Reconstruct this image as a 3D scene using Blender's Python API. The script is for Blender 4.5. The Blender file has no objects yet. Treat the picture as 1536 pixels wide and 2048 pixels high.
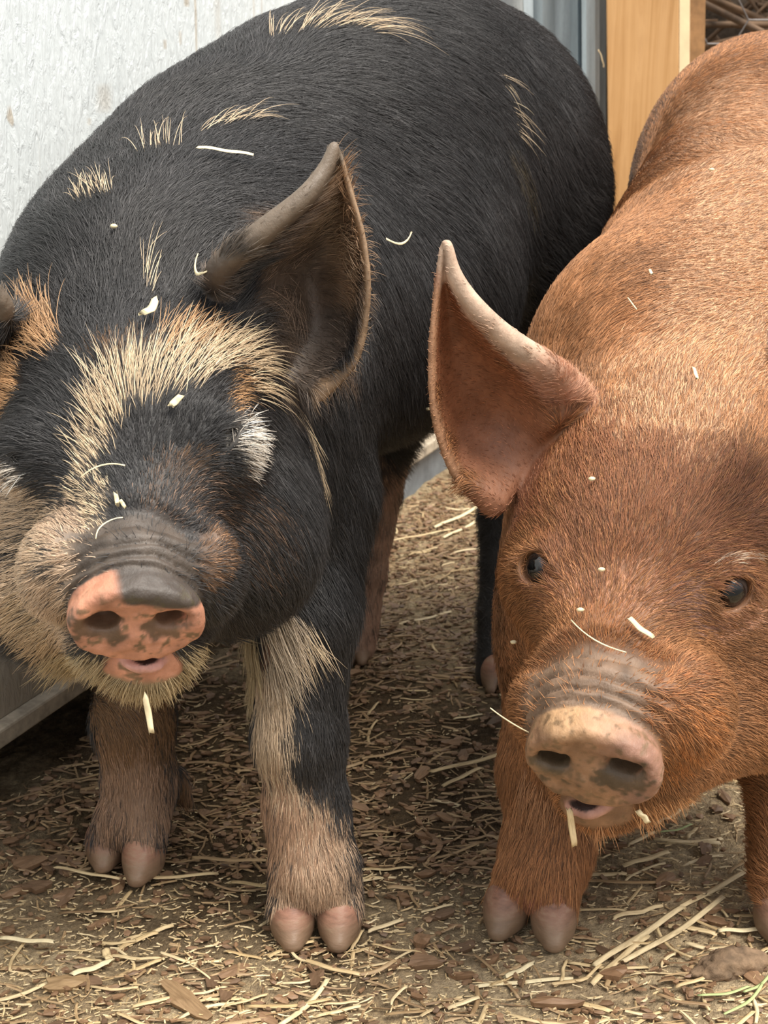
import bpy, math, random
import numpy as np
from mathutils import Vector, Matrix
from mathutils.bvhtree import BVHTree
from mathutils.kdtree import KDTree

PI = math.pi
SC = bpy.context.scene
COL = SC.collection
RNG = np.random.default_rng(7)
random.seed(7)

# ------------------------------------------------------------------ camera
FPX, PITCH, CAMH = 2958.0, math.radians(17), 0.65
cd = bpy.data.cameras.new('camera')
cam = bpy.data.objects.new('camera', cd); COL.objects.link(cam)
cam.location = (0, 0, CAMH)
cam.rotation_euler = (PI / 2 - PITCH, 0, 0)
cd.sensor_fit = 'VERTICAL'; cd.sensor_height = 36.0; cd.sensor_width = 27.0
cd.lens = FPX / 2048 * 36
cd.clip_start = 0.05
cd.dof.use_dof = True; cd.dof.focus_distance = 1.0; cd.dof.aperture_fstop = 22
SC.camera = cam

# ------------------------------------------------------------------ light
SC.view_settings.view_transform = 'Standard'
SC.view_settings.look = 'None'
SC.view_settings.gamma = 1
SC.view_settings.use_curve_mapping = False
SC.view_settings.exposure = 0.68
w = bpy.data.worlds.new('overcast'); SC.world = w; w.use_nodes = True
wt = w.node_tree; wt.nodes.clear()
wo = wt.nodes.new('ShaderNodeOutputWorld'); wb = wt.nodes.new('ShaderNodeBackground')
tc = wt.nodes.new('ShaderNodeTexCoord'); sx = wt.nodes.new('ShaderNodeSeparateXYZ')
rp = wt.nodes.new('ShaderNodeValToRGB')
wt.links.new(tc.outputs['Generated'], sx.inputs[0]); wt.links.new(sx.outputs[2], rp.inputs[0])
rp.color_ramp.elements[0].position = 0.0; rp.color_ramp.elements[0].color = (0.24, 0.23, 0.21, 1)
rp.color_ramp.elements[1].position = 0.9; rp.color_ramp.elements[1].color = (1.0, 1.02, 1.06, 1)
wt.links.new(rp.outputs[0], wb.inputs[0]); wb.inputs[1].default_value = 1.15
wt.links.new(wb.outputs[0], wo.inputs[0])
sd = bpy.data.lights.new('sun', 'SUN'); sd.energy = 3.1; sd.angle = math.radians(35); sd.color = (1.0, 0.93, 0.82)
so = bpy.data.objects.new('sun', sd); COL.objects.link(so)
so.rotation_euler = Vector((0.42, -0.30, 1.0)).to_track_quat('Z', 'Y').to_euler()

# ------------------------------------------------------------------ pixel helpers (used only to find where things stand)
ct, st = math.cos(PITCH), math.sin(PITCH)
def ray(x, y):
    a = (x - 768) / FPX; b = (y - 1024) / FPX
    return Vector((a, ct - b * st, -st - b * ct))
def P(x, y, Y):
    r = ray(x, y); s = Y / r.y
    return Vector((r.x * s, Y, CAMH + r.z * s))
def G(x, y, z=0.0):
    r = ray(x, y); s = (z - CAMH) / r.z
    return Vector((r.x * s, r.y * s, z))

# ------------------------------------------------------------------ object helpers
def link(o, parent=None):
    COL.objects.link(o)
    if parent is not None: o.parent = parent
    return o
def tag(o, label=None, cat=None, group=None, kind=None):
    if label: o['label'] = label
    if cat: o['category'] = cat
    if group: o['group'] = group
    if kind: o['kind'] = kind
    return o
def empty(name, loc=(0, 0, 0)):
    o = bpy.data.objects.new(name, None); o.location = loc; o.empty_display_size = 0.05
    return link(o)
def mesh_obj(name, V, F, mat, parent=None, smooth=True, cols=None):
    me = bpy.data.meshes.new(name)
    V = np.asarray(V, dtype=np.float64)
    if isinstance(F, np.ndarray):
        n = F.shape[1]
        me.vertices.add(len(V)); me.vertices.foreach_set('co', V.ravel())
        me.loops.add(F.size); me.loops.foreach_set('vertex_index', F.ravel().astype(np.int32))
        me.polygons.add(len(F)); me.polygons.foreach_set('loop_start', np.arange(0, F.size, n, dtype=np.int32))
        me.update(calc_edges=True)
    else:
        me.from_pydata([tuple(v) for v in V], [], F); me.update()
    if cols is not None:
        ca = me.color_attributes.new('col', 'FLOAT_COLOR', 'POINT')
        c4 = np.ones((len(V), 4)); c4[:, :3] = cols
        ca.data.foreach_set('color', c4.ravel())
    if smooth: me.polygons.foreach_set('use_smooth', np.ones(len(me.polygons), bool))
    me.validate()
    o = bpy.data.objects.new(name, me)
    if mat: me.materials.append(mat)
    link(o, None)
    if parent is not None:
        o.parent = parent
        o.matrix_parent_inverse = Matrix.Translation(-Vector(parent.location))
    return o

# ------------------------------------------------------------------ value noise
_T = np.random.default_rng(3).random((64, 64, 64)).astype(np.float32)
def vnoise(p, f):
    q = np.asarray(p) * f + 100.0
    i = np.floor(q).astype(int); t = q - i; t = t * t * (3 - 2 * t); i &= 63
    j = (i + 1) & 63
    x0, y0, z0 = i.T; x1, y1, z1 = j.T; tx, ty, tz = t.T
    c = lambda a, b, d: _T[a, b, d]
    a = c(x0, y0, z0) * (1 - tx) + c(x1, y0, z0) * tx; b = c(x0, y1, z0) * (1 - tx) + c(x1, y1, z0) * tx
    d = c(x0, y0, z1) * (1 - tx) + c(x1, y0, z1) * tx; e = c(x0, y1, z1) * (1 - tx) + c(x1, y1, z1) * tx
    return (a * (1 - ty) + b * ty) * (1 - tz) + (d * (1 - ty) + e * ty) * tz
def sstep(a, b, x):
    t = np.clip((x - a) / (b - a), 0, 1); return t * t * (3 - 2 * t)

# ------------------------------------------------------------------ signed distance modelling
class Ell:
    def __init__(s, c, r, R=None, k=0.02, op='u'):
        s.c = np.array(c, float); s.r = np.array(r, float) * np.ones(3); s.R = np.eye(3) if R is None else np.array(R); s.k = k; s.op = op
    def d(s, p):
        q = (p - s.c) @ s.R
        a = np.linalg.norm(q / s.r, axis=1); b = np.linalg.norm(q / (s.r ** 2), axis=1) + 1e-9
        return a * (a - 1) / b
class Cone:
    def __init__(s, a, b, ra, rb, k=0.02, op='u'):
        s.a = np.array(a, float); s.b = np.array(b, float); s.ra, s.rb, s.k, s.op = ra, rb, k, op
    def d(s, p):
        ab = s.b - s.a; t = np.clip((p - s.a) @ ab / (ab @ ab), 0, 1)
        return np.linalg.norm(p - s.a - t[:, None] * ab, axis=1) - (s.ra + (s.rb - s.ra) * t)
class Disc:                     # elliptic puck with rounded rim; R columns: side, up, normal
    def __init__(s, c, rx, rz, h, rnd, R, k=0.01, op='u'):
        s.c = np.array(c, float); s.rx, s.rz, s.h, s.rnd, s.R, s.k, s.op = rx, rz, h, rnd, np.array(R), k, op
    def d(s, p):
        q = (p - s.c) @ s.R
        rr = np.array([s.rx - s.rnd, s.rz - s.rnd])
        a = np.linalg.norm(q[:, :2] / rr, axis=1); b = np.linalg.norm(q[:, :2] / rr ** 2, axis=1) + 1e-9
        dx = np.maximum(a * (a - 1) / b, -0.02); dy = np.abs(q[:, 2]) - (s.h - s.rnd)
        return np.minimum(np.maximum(dx, dy), 0) + np.hypot(np.maximum(dx, 0), np.maximum(dy, 0)) - s.rnd
class Sheet:                    # thick curved sheet from a grid of control points
    def __init__(s, grid, th, k=0.008, sub=6):
        g = np.array(grid, float)
        th = np.array(th, float)
        g = np.concatenate([g, th[..., None]], 2)
        g = _cr(g, sub); g = _cr(g.transpose(1, 0, 2), sub).transpose(1, 0, 2)
        n, m = g.shape[:2]
        s.t = g[..., 3].ravel(); V = g[..., :3].reshape(-1, 3); s.V = V
        I = np.arange(n * m).reshape(n, m)
        s.F = np.stack([I[:-1, :-1], I[1:, :-1], I[1:, 1:], I[:-1, 1:]], -1).reshape(-1, 4)
        s.bvh = BVHTree.FromPolygons([tuple(v) for v in V], [tuple(f) for f in s.F.tolist()])
        s.k = k; s.op = 'u'; s.c = V.mean(0); s.rad = np.linalg.norm(V - s.c, axis=1).max()
    def d(s, p):
        out = np.linalg.norm(p - s.c, axis=1) - s.rad
        m = np.nonzero(out < 0.03)[0]
        fn = s.bvh.find_nearest
        for i in m:
            co, no, idx, dd = fn(p[i].tolist(), 0.06)
            if co is None: out[i] = 0.06; continue
            f = s.F[idx]; w = 1 / (np.linalg.norm(s.V[f] - np.array(co), axis=1) + 1e-5)
            out[i] = dd - float((w * s.t[f]).sum() / w.sum())
        return out
def _cr(g, sub):                # Catmull-Rom along axis 0
    a = np.concatenate([2 * g[:1] - g[1:2], g, 2 * g[-1:] - g[-2:-1]])
    out = []
    for i in range(1, len(a) - 2):
        for t in np.arange(sub) / sub:
            p0, p1, p2, p3 = a[i - 1:i + 3]
            out.append(0.5 * (2 * p1 + (p2 - p0) * t + (2 * p0 - 5 * p1 + 4 * p2 - p3) * t * t + (3 * p1 - p0 - 3 * p2 + p3) * t ** 3))
    out.append(g[-1]); return np.array(out)
def comb(prims, D):
    r = None
    for pr, d in zip(prims, D):
        if r is None: r = d; continue
        k = pr.k
        if pr.op == 'u':
            h = np.clip(0.5 + 0.5 * (r - d) / k, 0, 1); r = r * (1 - h) + d * h - k * h * (1 - h)
        else:
            h = np.clip(0.5 - 0.5 * (r + d) / k, 0, 1); r = r * (1 - h) - d * h + k * h * (1 - h)
    return r
def fld(prims, p): return comb(prims, [q.d(p) for q in prims])
def axis(lo, hi, a, b, fine, coarse):   # spacing 'fine' inside [a, b], growing outside
    xs = [lo]
    while xs[-1] < hi:
        x = xs[-1]; e = max(a - x, x - b, 0)
        xs.append(x + fine + (coarse - fine) * min(1, e / 0.03))
    return np.array(xs)
def sdf_mesh(prims, ax):
    xs, ys, zs = ax; n = [len(a) for a in ax]; B = 16
    F = np.full(n, 9.0, np.float32)
    for i in range(0, n[0], B):
        for j in range(0, n[1], B):
            cs = []; ks = list(range(0, n[2], B))
            X, Yv = xs[i:i + B], ys[j:j + B]
            for k in ks:
                Z = zs[k:k + B]; cs.append([(X[0] + X[-1]) / 2, (Yv[0] + Yv[-1]) / 2, (Z[0] + Z[-1]) / 2])
            cs = np.array(cs); Dc = [q.d(cs) for q in prims]; dc = comb(prims, Dc)
            for u, k in enumerate(ks):
                Z = zs[k:k + B]
                hd = 0.5 * math.sqrt((X[-1] - X[0]) ** 2 + (Yv[-1] - Yv[0]) ** 2 + (Z[-1] - Z[0]) ** 2) + 0.004
                if abs(dc[u]) > hd * 1.6 + 0.01:
                    F[i:i + B, j:j + B, k:k + B] = dc[u]; continue
                use = [q for q, d in zip(prims, Dc) if (d[u] if q.op == 'u' else abs(d[u])) < (dc[u] if q.op == 'u' else 0) + q.k + 2.4 * hd]
                if not use: F[i:i + B, j:j + B, k:k + B] = dc[u]; continue
                if use[0].op != 'u': use = [prims[0]] + use
                g = np.stack(np.meshgrid(X, Yv, Z, indexing='ij'), -1).reshape(-1, 3)
                F[i:i + B, j:j + B, k:k + B] = fld(use, g).reshape(len(X), len(Yv), len(Z))
    S = F < 0
    c = np.zeros([a - 1 for a in n], np.uint8)
    for a in (0, 1):
        for b in (0, 1):
            for d in (0, 1): c += S[a:n[0] - 1 + a, b:n[1] - 1 + b, d:n[2] - 1 + d]
    act = np.argwhere((c > 0) & (c < 8)); del c
    idx = {}
    lin = act[:, 0] * (n[1] * n[2]) + act[:, 1] * n[2] + act[:, 2]    # sorted
    acc = np.zeros((len(act), 3)); cnt = np.zeros(len(act))
    co = [(a, b, d) for a in (0, 1) for b in (0, 1) for d in (0, 1)]
    def pos(I): return np.stack([xs[I[:, 0]], ys[I[:, 1]], zs[I[:, 2]]], 1)
    for a in co:
        for e in range(3):
            if a[e]: continue
            b = list(a); b[e] = 1
            I0 = act + np.array(a); I1 = act + np.array(b)
            f0 = F[tuple(I0.T)]; f1 = F[tuple(I1.T)]; m = (f0 < 0) != (f1 < 0)
            t = (f0[m] / (f0[m] - f1[m]))[:, None]
            acc[m] += pos(I0[m]) * (1 - t) + pos(I1[m]) * t; cnt[m] += 1
    V = acc / cnt[:, None]
    quads = []
    for e in range(3):
        o1, o2 = [x for x in range(3) if x != e]
        sl0 = [slice(1, n[q] - 1) for q in range(3)]; sl1 = list(sl0)
        sl0[e] = slice(0, n[e] - 1); sl1[e] = slice(1, n[e])
        A = S[tuple(sl0)]; Bm = S[tuple(sl1)]
        I = np.argwhere(A != Bm); fl = A[tuple(I.T)]
        off = np.ones(3, int); off[e] = 0; I = I + off
        c4 = []
        for d1, d2 in ((-1, -1), (0, -1), (0, 0), (-1, 0)):
            J = I.copy(); J[:, o1] += d1; J[:, o2] += d2
            L = J[:, 0] * (n[1] * n[2]) + J[:, 1] * n[2] + J[:, 2]
            c4.append(np.searchsorted(lin, L))
        q = np.stack(c4, 1)
        if e == 1: fl = ~fl
        q[~fl] = q[~fl][:, ::-1]
        quads.append(q)
    return V, np.concatenate(quads)
def vnormals(V, F):
    n = np.cross(V[F[:, 2]] - V[F[:, 0]], V[F[:, 3]] - V[F[:, 1]])
    N = np.zeros_like(V)
    for i in range(4): np.add.at(N, F[:, i], n)
    return N / (np.linalg.norm(N, axis=1)[:, None] + 1e-12)
def smooth(V, F, it=1, lam=0.5):
    e = np.concatenate([F[:, [0, 1]], F[:, [1, 2]], F[:, [2, 3]], F[:, [3, 0]]])
    cnt = np.bincount(e[:, 0], minlength=len(V)) + np.bincount(e[:, 1], minlength=len(V))
    for _ in range(it):
        S = np.stack([np.bincount(e[:, 0], V[e[:, 1], a], len(V)) + np.bincount(e[:, 1], V[e[:, 0], a], len(V)) for a in range(3)], 1)
        V = V * (1 - lam) + lam * S / cnt[:, None]
    return V
#FINE
FINE, COARSE = 0.0016, 0.0032

# ------------------------------------------------------------------ head frame
class Frame:
    def __init__(s, o, yaw, pitch, roll, sc=1.0):
        # local x = viewer's right, y = out along the muzzle, z = up the face
        f = Vector((math.sin(yaw) * math.cos(pitch), -math.cos(yaw) * math.cos(pitch), -math.sin(pitch)))
        r = Vector((0, 0, 1)).cross(f)
        r = -f.cross(Vector((0, 0, 1))) if False else Vector((0, 0, 1)).cross(f)
        r.normalize()
        if r.x < 0: r = -r
        u = r.cross(f); u = u if u.z > 0 else -u
        q = Matrix.Rotation(roll, 3, f)
        r = q @ r; u = q @ u
        s.R = np.array([list(r), list(f), list(u)]).T; s.o = np.array(o); s.sc = sc
    def __call__(s, x, y, z): return s.o + s.R @ (np.array([x, y, z]) * s.sc)
    def inv(s, p): return ((p - s.o) @ s.R) / s.sc
def rotx(a):
    c, q = math.cos(a), math.sin(a); return np.array([[1, 0, 0], [0, c, -q], [0, q, c]])

def head(H, disc_pitch=0.0, jaw=0.0, droll=0.0, dsc=1.0, dx=0.0, lx=0.0, pl=1.0):
    s = H.sc; R = H.R
    def E(c, r, k=0.03, op='u', Rl=None):
        return Ell(H(*c), np.array(r) * s, R if Rl is None else R @ Rl, k * s, op)
    def C(a, b, ra, rb, k=0.03, op='u'): return Cone(H(*a), H(*b), ra * s, rb * s, k * s, op)
    L = [E((0, -.035, .0), (.086, .10, .088), .05),
         E((0, .0, .03), (.066, .07, .055), .04)]
    for g in (-1, 1):
        L += [E((g * .068, -.035, -.062), (.060, .080, .080), .04),
              E((g * .052, .038, .022), (.024, .022, .022), .03),        # brow
              E((g * .062, .018, -.038), (.026, .035, .030), .03)]       # below the eye
    L += [C((0, .02, -.006), (0, .125, -.028), .060, .040, .04),
          C((0, -.01, -.085), (lx, .118, -.078 - jaw), .055, .0250, .02)]
    for g in (-1, 1): L += [C((g * .055, -.01, -.085), (g * .022, .105, -.066 - jaw), .050, .022, .03)]
    for g in (-1, 1):
        L += [E((g * (.0455 if g > 0 else .0455 * pl), .108, -.032), np.array((.0265, .030, .034)) * (1 if g > 0 else pl), .012), E((g * .030, .120, -.020), (.022, .022, .020), .012)]      # lip pads
    Rd = rotx(disc_pitch)
    cr, sr = math.cos(droll), math.sin(droll); Rz = np.array([[cr, 0, sr], [0, 1, 0], [-sr, 0, cr]])
    Rdisc = R @ Rz @ Rd @ np.array([[1, 0, 0], [0, 0, 1], [0, 1, 0]]).T
    L += [E((0, .136, -.033), (.039, .022, .031), .012),
          Disc(H(dx, .158, -.038), .0435 * s * dsc, .0345 * s * dsc, .0080 * s, .0055 * s, Rdisc, .010 * s)]
    # nostrils
    for g in (-1, 1):
        L += [E((dx + g * .0205 * cr, .166, -.034 - g * .0205 * sr), (.0100, .016, .0060), .006, 's', Rz)]
    # shallow dish on the disc
    L += [E((dx, .186, -.040), (.034, .0205, .026), .006, 's')]
    # mouth, lower lip
    L += [E((lx, .152, -.0715 - jaw * .25), (.009, .016, .0014), .003, 's'),
          E((lx, .142, -.0750 - jaw * .35), (.0140, .012, .0054), .004)]
    return L
def wrinkle(H, V, N, amp=1.0):
    q = H.inv(V); x, y, z = q.T
    top = y - .26 * (z + .038)                      # distance along the muzzle, following the tilt of the disc
    m = sstep(.110, .119, y) * sstep(.148, .144, top) * sstep(-.050, -.022, z) * sstep(.052, .036, np.abs(x + .003 * np.sin(y * 300)))
    wob = .0045 * (vnoise(V, 32) - .5) + .002 * (vnoise(V, 90) - .5)
    tt = np.clip((top + 1.5 * wob - .1150) / .032, 0, 1.2); ph = 3.3 * tt ** 1.45
    wv = np.abs(np.sin(ph * PI)); big = (wv ** .45 - .70) * .0072 * (1 - .5 * np.clip(tt, 0, 1)) * (.6 + .8 * vnoise(V, 28))
    fine = (np.abs(np.sin((top + 2.2 * wob) / .0042 * PI)) ** .7 - .6) * .0014 * np.clip(tt, 0, 1)
    V = V + N * ((big + fine) * amp * m * H.sc)[:, None]
    f = sstep(.1480, .1520, top) * (np.abs(x) < .055) * sstep(-.095, -.085, z)      # uneven front of the disc
    V = V + N * (((vnoise(V, 75) - .5) * .0030 + (vnoise(V, 210) - .5) * .0014) * f)[:, None]
    sd = sstep(.04, .07, y) * (1 - m) * (1 - f) * (np.abs(x) < .09)                    # creased cheek skin
    return V + N * ((vnoise(V, 55) - .5) * .0016 * sd)[:, None]

# ------------------------------------------------------------------ pigs: skeleton and surface
def EP(px, py, Y, r, R=None, k=0.03, op='u'): return Ell(P(px, py, Y), r, R, k, op)
def CP(a, b, ra, rb, k=0.02, op='u'): return Cone(P(*a), P(*b), ra, rb, k, op)
def bodyR(az, pitch=0.0):       # columns: lateral, along the body, up
    b = np.array([math.cos(az) * math.cos(pitch), math.sin(az) * math.cos(pitch), math.sin(pitch)])
    l = np.cross(b, [0, 0, 1]); l /= np.linalg.norm(l); u = np.cross(l, b)
    return np.stack([l, b, u], 1)
def toes(pts, r0=0.0200, r1=0.0178):
    out = []
    for a, b in pts: out.append(CP(a, b, r0, r1, .006))
    return out

HB = Frame(P(268, 905, .945), math.radians(9), math.radians(11), math.radians(-5), .95)
HR = Frame(P(1300, 1150, .995), math.radians(-25), math.radians(9), math.radians(14), 1.12)

Rb = bodyR(math.radians(63), math.radians(6))
black = [Ell(P(922, 400, 1.58), (.153, .17, .200), Rb, .05),
         Ell(P(660, 430, 1.39), (.158, .20, .185), Rb, .05),
         Ell(P(680, 590, 1.34), (.155, .18, .138), Rb, .05),
         Ell(P(415, 635, 1.19), (.160, .17, .158), Rb, .06),
         Ell(P(330, 690, 1.07), (.112, .12, .115), Rb, .06),
         Ell(P(470, 425, 1.28), (.115, .13, .12), Rb, .05),
         Ell(P(800, 330, 1.49), (.14, .14, .19), Rb, .05),
         Ell(P(560, 900, 1.10), (.055, .08, .10), None, .05),
         Ell(P(1000, 640, 1.59), (.075, .10, .115), Rb, .05)]
black += [CP((612, 1000, 1.10), (608, 1210, 1.06), .052, .037, .03),
          CP((608, 1210, 1.06), (598, 1470, 1.04), .037, .0325, .02),
          CP((600, 1470, 1.04), (612, 1610, 1.035), .0325, .029, .015),
          CP((612, 1610, 1.035), (628, 1730, 1.02), .030, .0335, .015)]
black += toes([((596, 1725, 1.02), (582, 1818, 1.008)), ((664, 1725, 1.02), (680, 1818, 1.008))])
black += [CP((330, 1000, 1.16), (280, 1300, 1.15), .055, .034, .03),
          CP((280, 1300, 1.15), (265, 1440, 1.145), .034, .0320, .02),
          CP((265, 1440, 1.145), (280, 1560, 1.14), .0320, .0285, .015),
          CP((280, 1560, 1.14), (270, 1640, 1.125), .0285, .029, .015)]
black += toes([((235, 1630, 1.12), (214, 1682, 1.115)), ((292, 1630, 1.115), (290, 1690, 1.10))], .018, .0165)
black += [CP((345, 1560, 1.16), (374, 1605, 1.165), .013, .006, .01)]
black += [CP((800, 790, 1.57), (760, 990, 1.585), .038, .020, .02),       # right hind
          CP((760, 990, 1.585), (737, 1150, 1.575), .024, .0185, .012),
          CP((737, 1150, 1.575), (716, 1290, 1.56), .0185, .021, .012)]
black += [CP((1015, 800, 1.60), (1010, 1040, 1.58), .048, .026, .02),
          CP((1010, 1040, 1.58), (998, 1220, 1.53), .028, .022, .015),
          CP((998, 1220, 1.53), (992, 1350, 1.49), .022, .023, .012)]
black += head(HB, -0.30, .011, -.06, .96, .002, .008)
black += [EP(95, 1120, .965, (.060, .07, .052), None, .03), EP(120, 1200, .935, (.045, .05, .030), None, .03), EP(485, 1075, .975, (.048, .06, .050), None, .03)]
# ears of the black pig (viewer's right, then the one cut by the frame)
g = [[(445, 600, 1.0), (500, 640, 1.0), (545, 700, 1.015), (590, 760, 1.0), (640, 790, .985)],
     [(437, 535, .955), (520, 560, 1.015), (600, 610, 1.035), (672, 680, 1.015), (712, 715, .98)],
     [(520, 465, .95), (585, 485, 1.01), (640, 515, 1.03), (698, 555, 1.01), (736, 590, .975)],
     [(605, 395, .955), (640, 408, 1.0), (670, 430, 1.01), (703, 455, .995), (727, 478, .975)],
     [(648, 340, .965), (663, 348, .985), (677, 360, .99), (692, 375, .985), (703, 390, .975)],
     [(668, 294, .97), (672, 297, .975), (675, 302, .978), (678, 307, .978), (681, 312, .975)]]
th = [[.010, .007, .006, .005, .005], [.008, .004, .003, .003, .003], [.0075, .003, .0022, .0022, .0022],
      [.0062, .003, .002, .002, .002], [.005, .003, .002, .002, .002], [.004, .003, .002, .002, .002]]
g = [[tuple(P(*q)) for q in row] for row in g]
earB = np.array(g); black.append(Sheet(g, th))
gm = []
for row in g:                                   # mirrored through the head's own middle plane
    r2 = []
    for q in row:
        l = HB.inv(np.array(q)[None])[0]; r2.append(tuple(HB(-l[0] - .040, l[1], l[2] - .035)))
    gm.append(r2)
earB2 = np.array(gm); black.append(Sheet(gm, th))

Rr = bodyR(math.radians(62), math.radians(10))
red = [Ell(P(1525, 390, 1.62), (.138, .17, .168), Rr, .07),
       Ell(P(1450, 650, 1.36), (.118, .18, .155), Rr, .07),
       Ell(P(1400, 880, 1.24), (.138, .20, .155), Rr, .10),
       Ell(P(1360, 980, 1.10), (.118, .14, .128), Rr, .08),
       Ell(P(1480, 560, 1.46), (.118, .14, .150), Rr, .08),
       Ell(P(1290, 710, 1.2), (.085, .12, .10), Rr, .05),
       Ell(P(1290, 1350, 1.13), (.085, .08, .10), None, .05)]
red += [CP((1150, 1350, 1.12), (1110, 1530, 1.07), .055, .041, .03),
        CP((1110, 1530, 1.07), (1096, 1690, 1.045), .039, .033, .02),
        CP((1096, 1690, 1.045), (1080, 1750, 1.03), .033, .032, .015)]
red += toes([((1048, 1745, 1.03), (1020, 1798, 1.025)), ((1105, 1745, 1.02), (1108, 1808, 1.01))])
red += [CP((1600, 1300, 1.14), (1590, 1530, 1.08), .055, .038, .03),
        CP((1590, 1530, 1.08), (1585, 1740, 1.03), .037, .033, .02)]
red += toes([((1560, 1750, 1.03), (1553, 1805, 1.015)), ((1620, 1750, 1.02), (1626, 1810, 1.01))])
red += [CP((1560, 800, 1.66), (1500, 1180, 1.68), .07, .022, .03),
        CP((1640, 800, 1.6), (1640, 1300, 1.6), .07, .022, .03)]
red += head(HR, -0.28, .004, .17, .91, .003, -.015, .86)
g = [[(1145, 790, 1.03), (1110, 830, 1.02), (1070, 880, 1.03), (1030, 940, 1.03), (985, 1000, 1.01)],
     [(1090, 730, .985), (1050, 780, 1.02), (1000, 840, 1.035), (950, 900, 1.025), (905, 940, .99)],
     [(1010, 670, .975), (980, 715, 1.01), (940, 760, 1.02), (900, 800, 1.01), (868, 830, .975)],
     [(950, 610, .97), (930, 640, .995), (905, 670, 1.005), (882, 690, .995), (862, 710, .97)],
     [(910, 550, .97), (900, 562, .98), (890, 575, .985), (880, 585, .98), (871, 595, .97)],
     [(893, 492, .97), (891, 494, .972), (888, 496, .974), (886, 498, .972), (884, 500, .97)]]
th = [[.014, .010, .008, .008, .012], [.0095, .004, .003, .003, .003], [.0075, .003, .0022, .0022, .0022],
      [.0062, .003, .002, .002, .002], [.0052, .003, .002, .002, .002], [.0045, .004, .003, .003, .002]]
g = [[tuple(P(*q)) for q in row] for row in g]
earR = np.array(g); red.append(Sheet(g, th))
gm = []
for row in g:
    r2 = []
    for q in row:
        l = HR.inv(np.array(q)[None])[0]; r2.append(tuple(HR(-l[0] * 1.05 + .090, l[1], l[2] - .01)))
    gm.append(r2)
earR2 = np.array(gm); red.append(Sheet(gm, th))
# ------------------------------------------------------------------ eyes
def hit(prims, px, py, t0=.6):
    r = np.array(ray(px, py)); r /= np.linalg.norm(r); t = t0; o = np.array([0, 0, CAMH])
    for _ in range(90):
        d = fld(prims, (o + r * t)[None])[0]; t += d * .8
        if abs(d) < 2e-4: break
    p = o + r * t; e = 1e-3
    n = np.array([fld(prims, (p + e * v)[None])[0] for v in np.eye(3)]) - fld(prims, p[None])[0]
    return p, n / np.linalg.norm(n)
def eye_open(prims, px, py, H, rot=0):
    p, n = hit(prims, px, py)
    n = n * .75 + H.R[:, 1] * .35; n /= np.linalg.norm(n)
    u = np.cross(n, H.R[:, 0]); u = -u if u[2] < 0 else u; u /= np.linalg.norm(u); r = np.cross(u, n)
    c, q = math.cos(rot), math.sin(rot); r, u = r * c + u * q, u * c - r * q
    M = np.stack([r, n, u], 1)
    prims.append(Ell(p - n * .004, (.0215, .0125, .0175), M, .012))
    prims.append(Ell(p + n * .008 + u * .0002, (.0135, .020, .0112), M, .0025, 's'))
    prims.append(Cone(p + n * .0085 + r * .013, p + n * .004 + r * .021 - u * .007, .0022, .001, .003, 's'))
    return p - n * .0048, M
def eye_shut(prims, pts, H):
    a = [hit(prims, *q)[0] for q in pts]; n = hit(prims, *pts[len(pts) // 2])[1]
    prims.append(Ell(a[len(a) // 2] - n * .008, (.026, .016, .022), H.R, .015))
    for u, v in zip(a[:-1], a[1:]): prims.append(Cone(u + n * .0085, v + n * .0085, .0026, .0026, .004, 's'))
eyesR = [eye_open(red, 1462, 1182, HR, .25), eye_open(red, 1078, 1135, HR, -.2)]
eye_shut(black, [(474, 852), (440, 878), (430, 925)], HB)
eye_shut(black, [(28, 897), (60, 915), (72, 950)], HB)

def build_skin(prims, Hd, lo, hi):
    fo = np.array(Hd(0, .05, -.02))
    ax = [axis(lo[i], hi[i], fo[i] - (.14, .13, .15)[i], fo[i] + (.14, .16, .15)[i], FINE, COARSE) for i in range(3)]
    V, F = sdf_mesh(prims, ax)
    V = smooth(V, F, 2, .5)
    N = vnormals(V, F)
    V = wrinkle(Hd, V, N)
    return V, F, vnormals(V, F)
VB, FB, NB = build_skin(black, HB, (-.36, .74, -.01), (.29, 1.76, .76))
VR, FR, NR = build_skin(red, HR, (-.02, .76, -.01), (.62, 1.86, .76))
class Skin:
    def __init__(s, V, F, N):
        s.V, s.F, s.N = V, F, N
        st_ = 1
        s.bvh = BVHTree.FromPolygons(V.tolist(), F.tolist())
    def at(s, px, py):
        r = ray(px, py).normalized(); h = s.bvh.ray_cast(Vector((0, 0, CAMH)), r)
        if h[0] is None:
            k = s.bvh.find_nearest(Vector((0, 0, CAMH)) + r * 1.15); return np.array(k[0]), np.array(k[1])
        return np.array(h[0]), np.array(h[1])
SB, SR = Skin(VB, FB, NB), Skin(VR, FR, NR)
ov_ = SB.bvh.overlap(SR.bvh); print('OVERLAP', len(ov_), [tuple(np.round(SB.V[SB.F[a_[0]][0]], 3)) for a_ in ov_[::40]])
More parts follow.
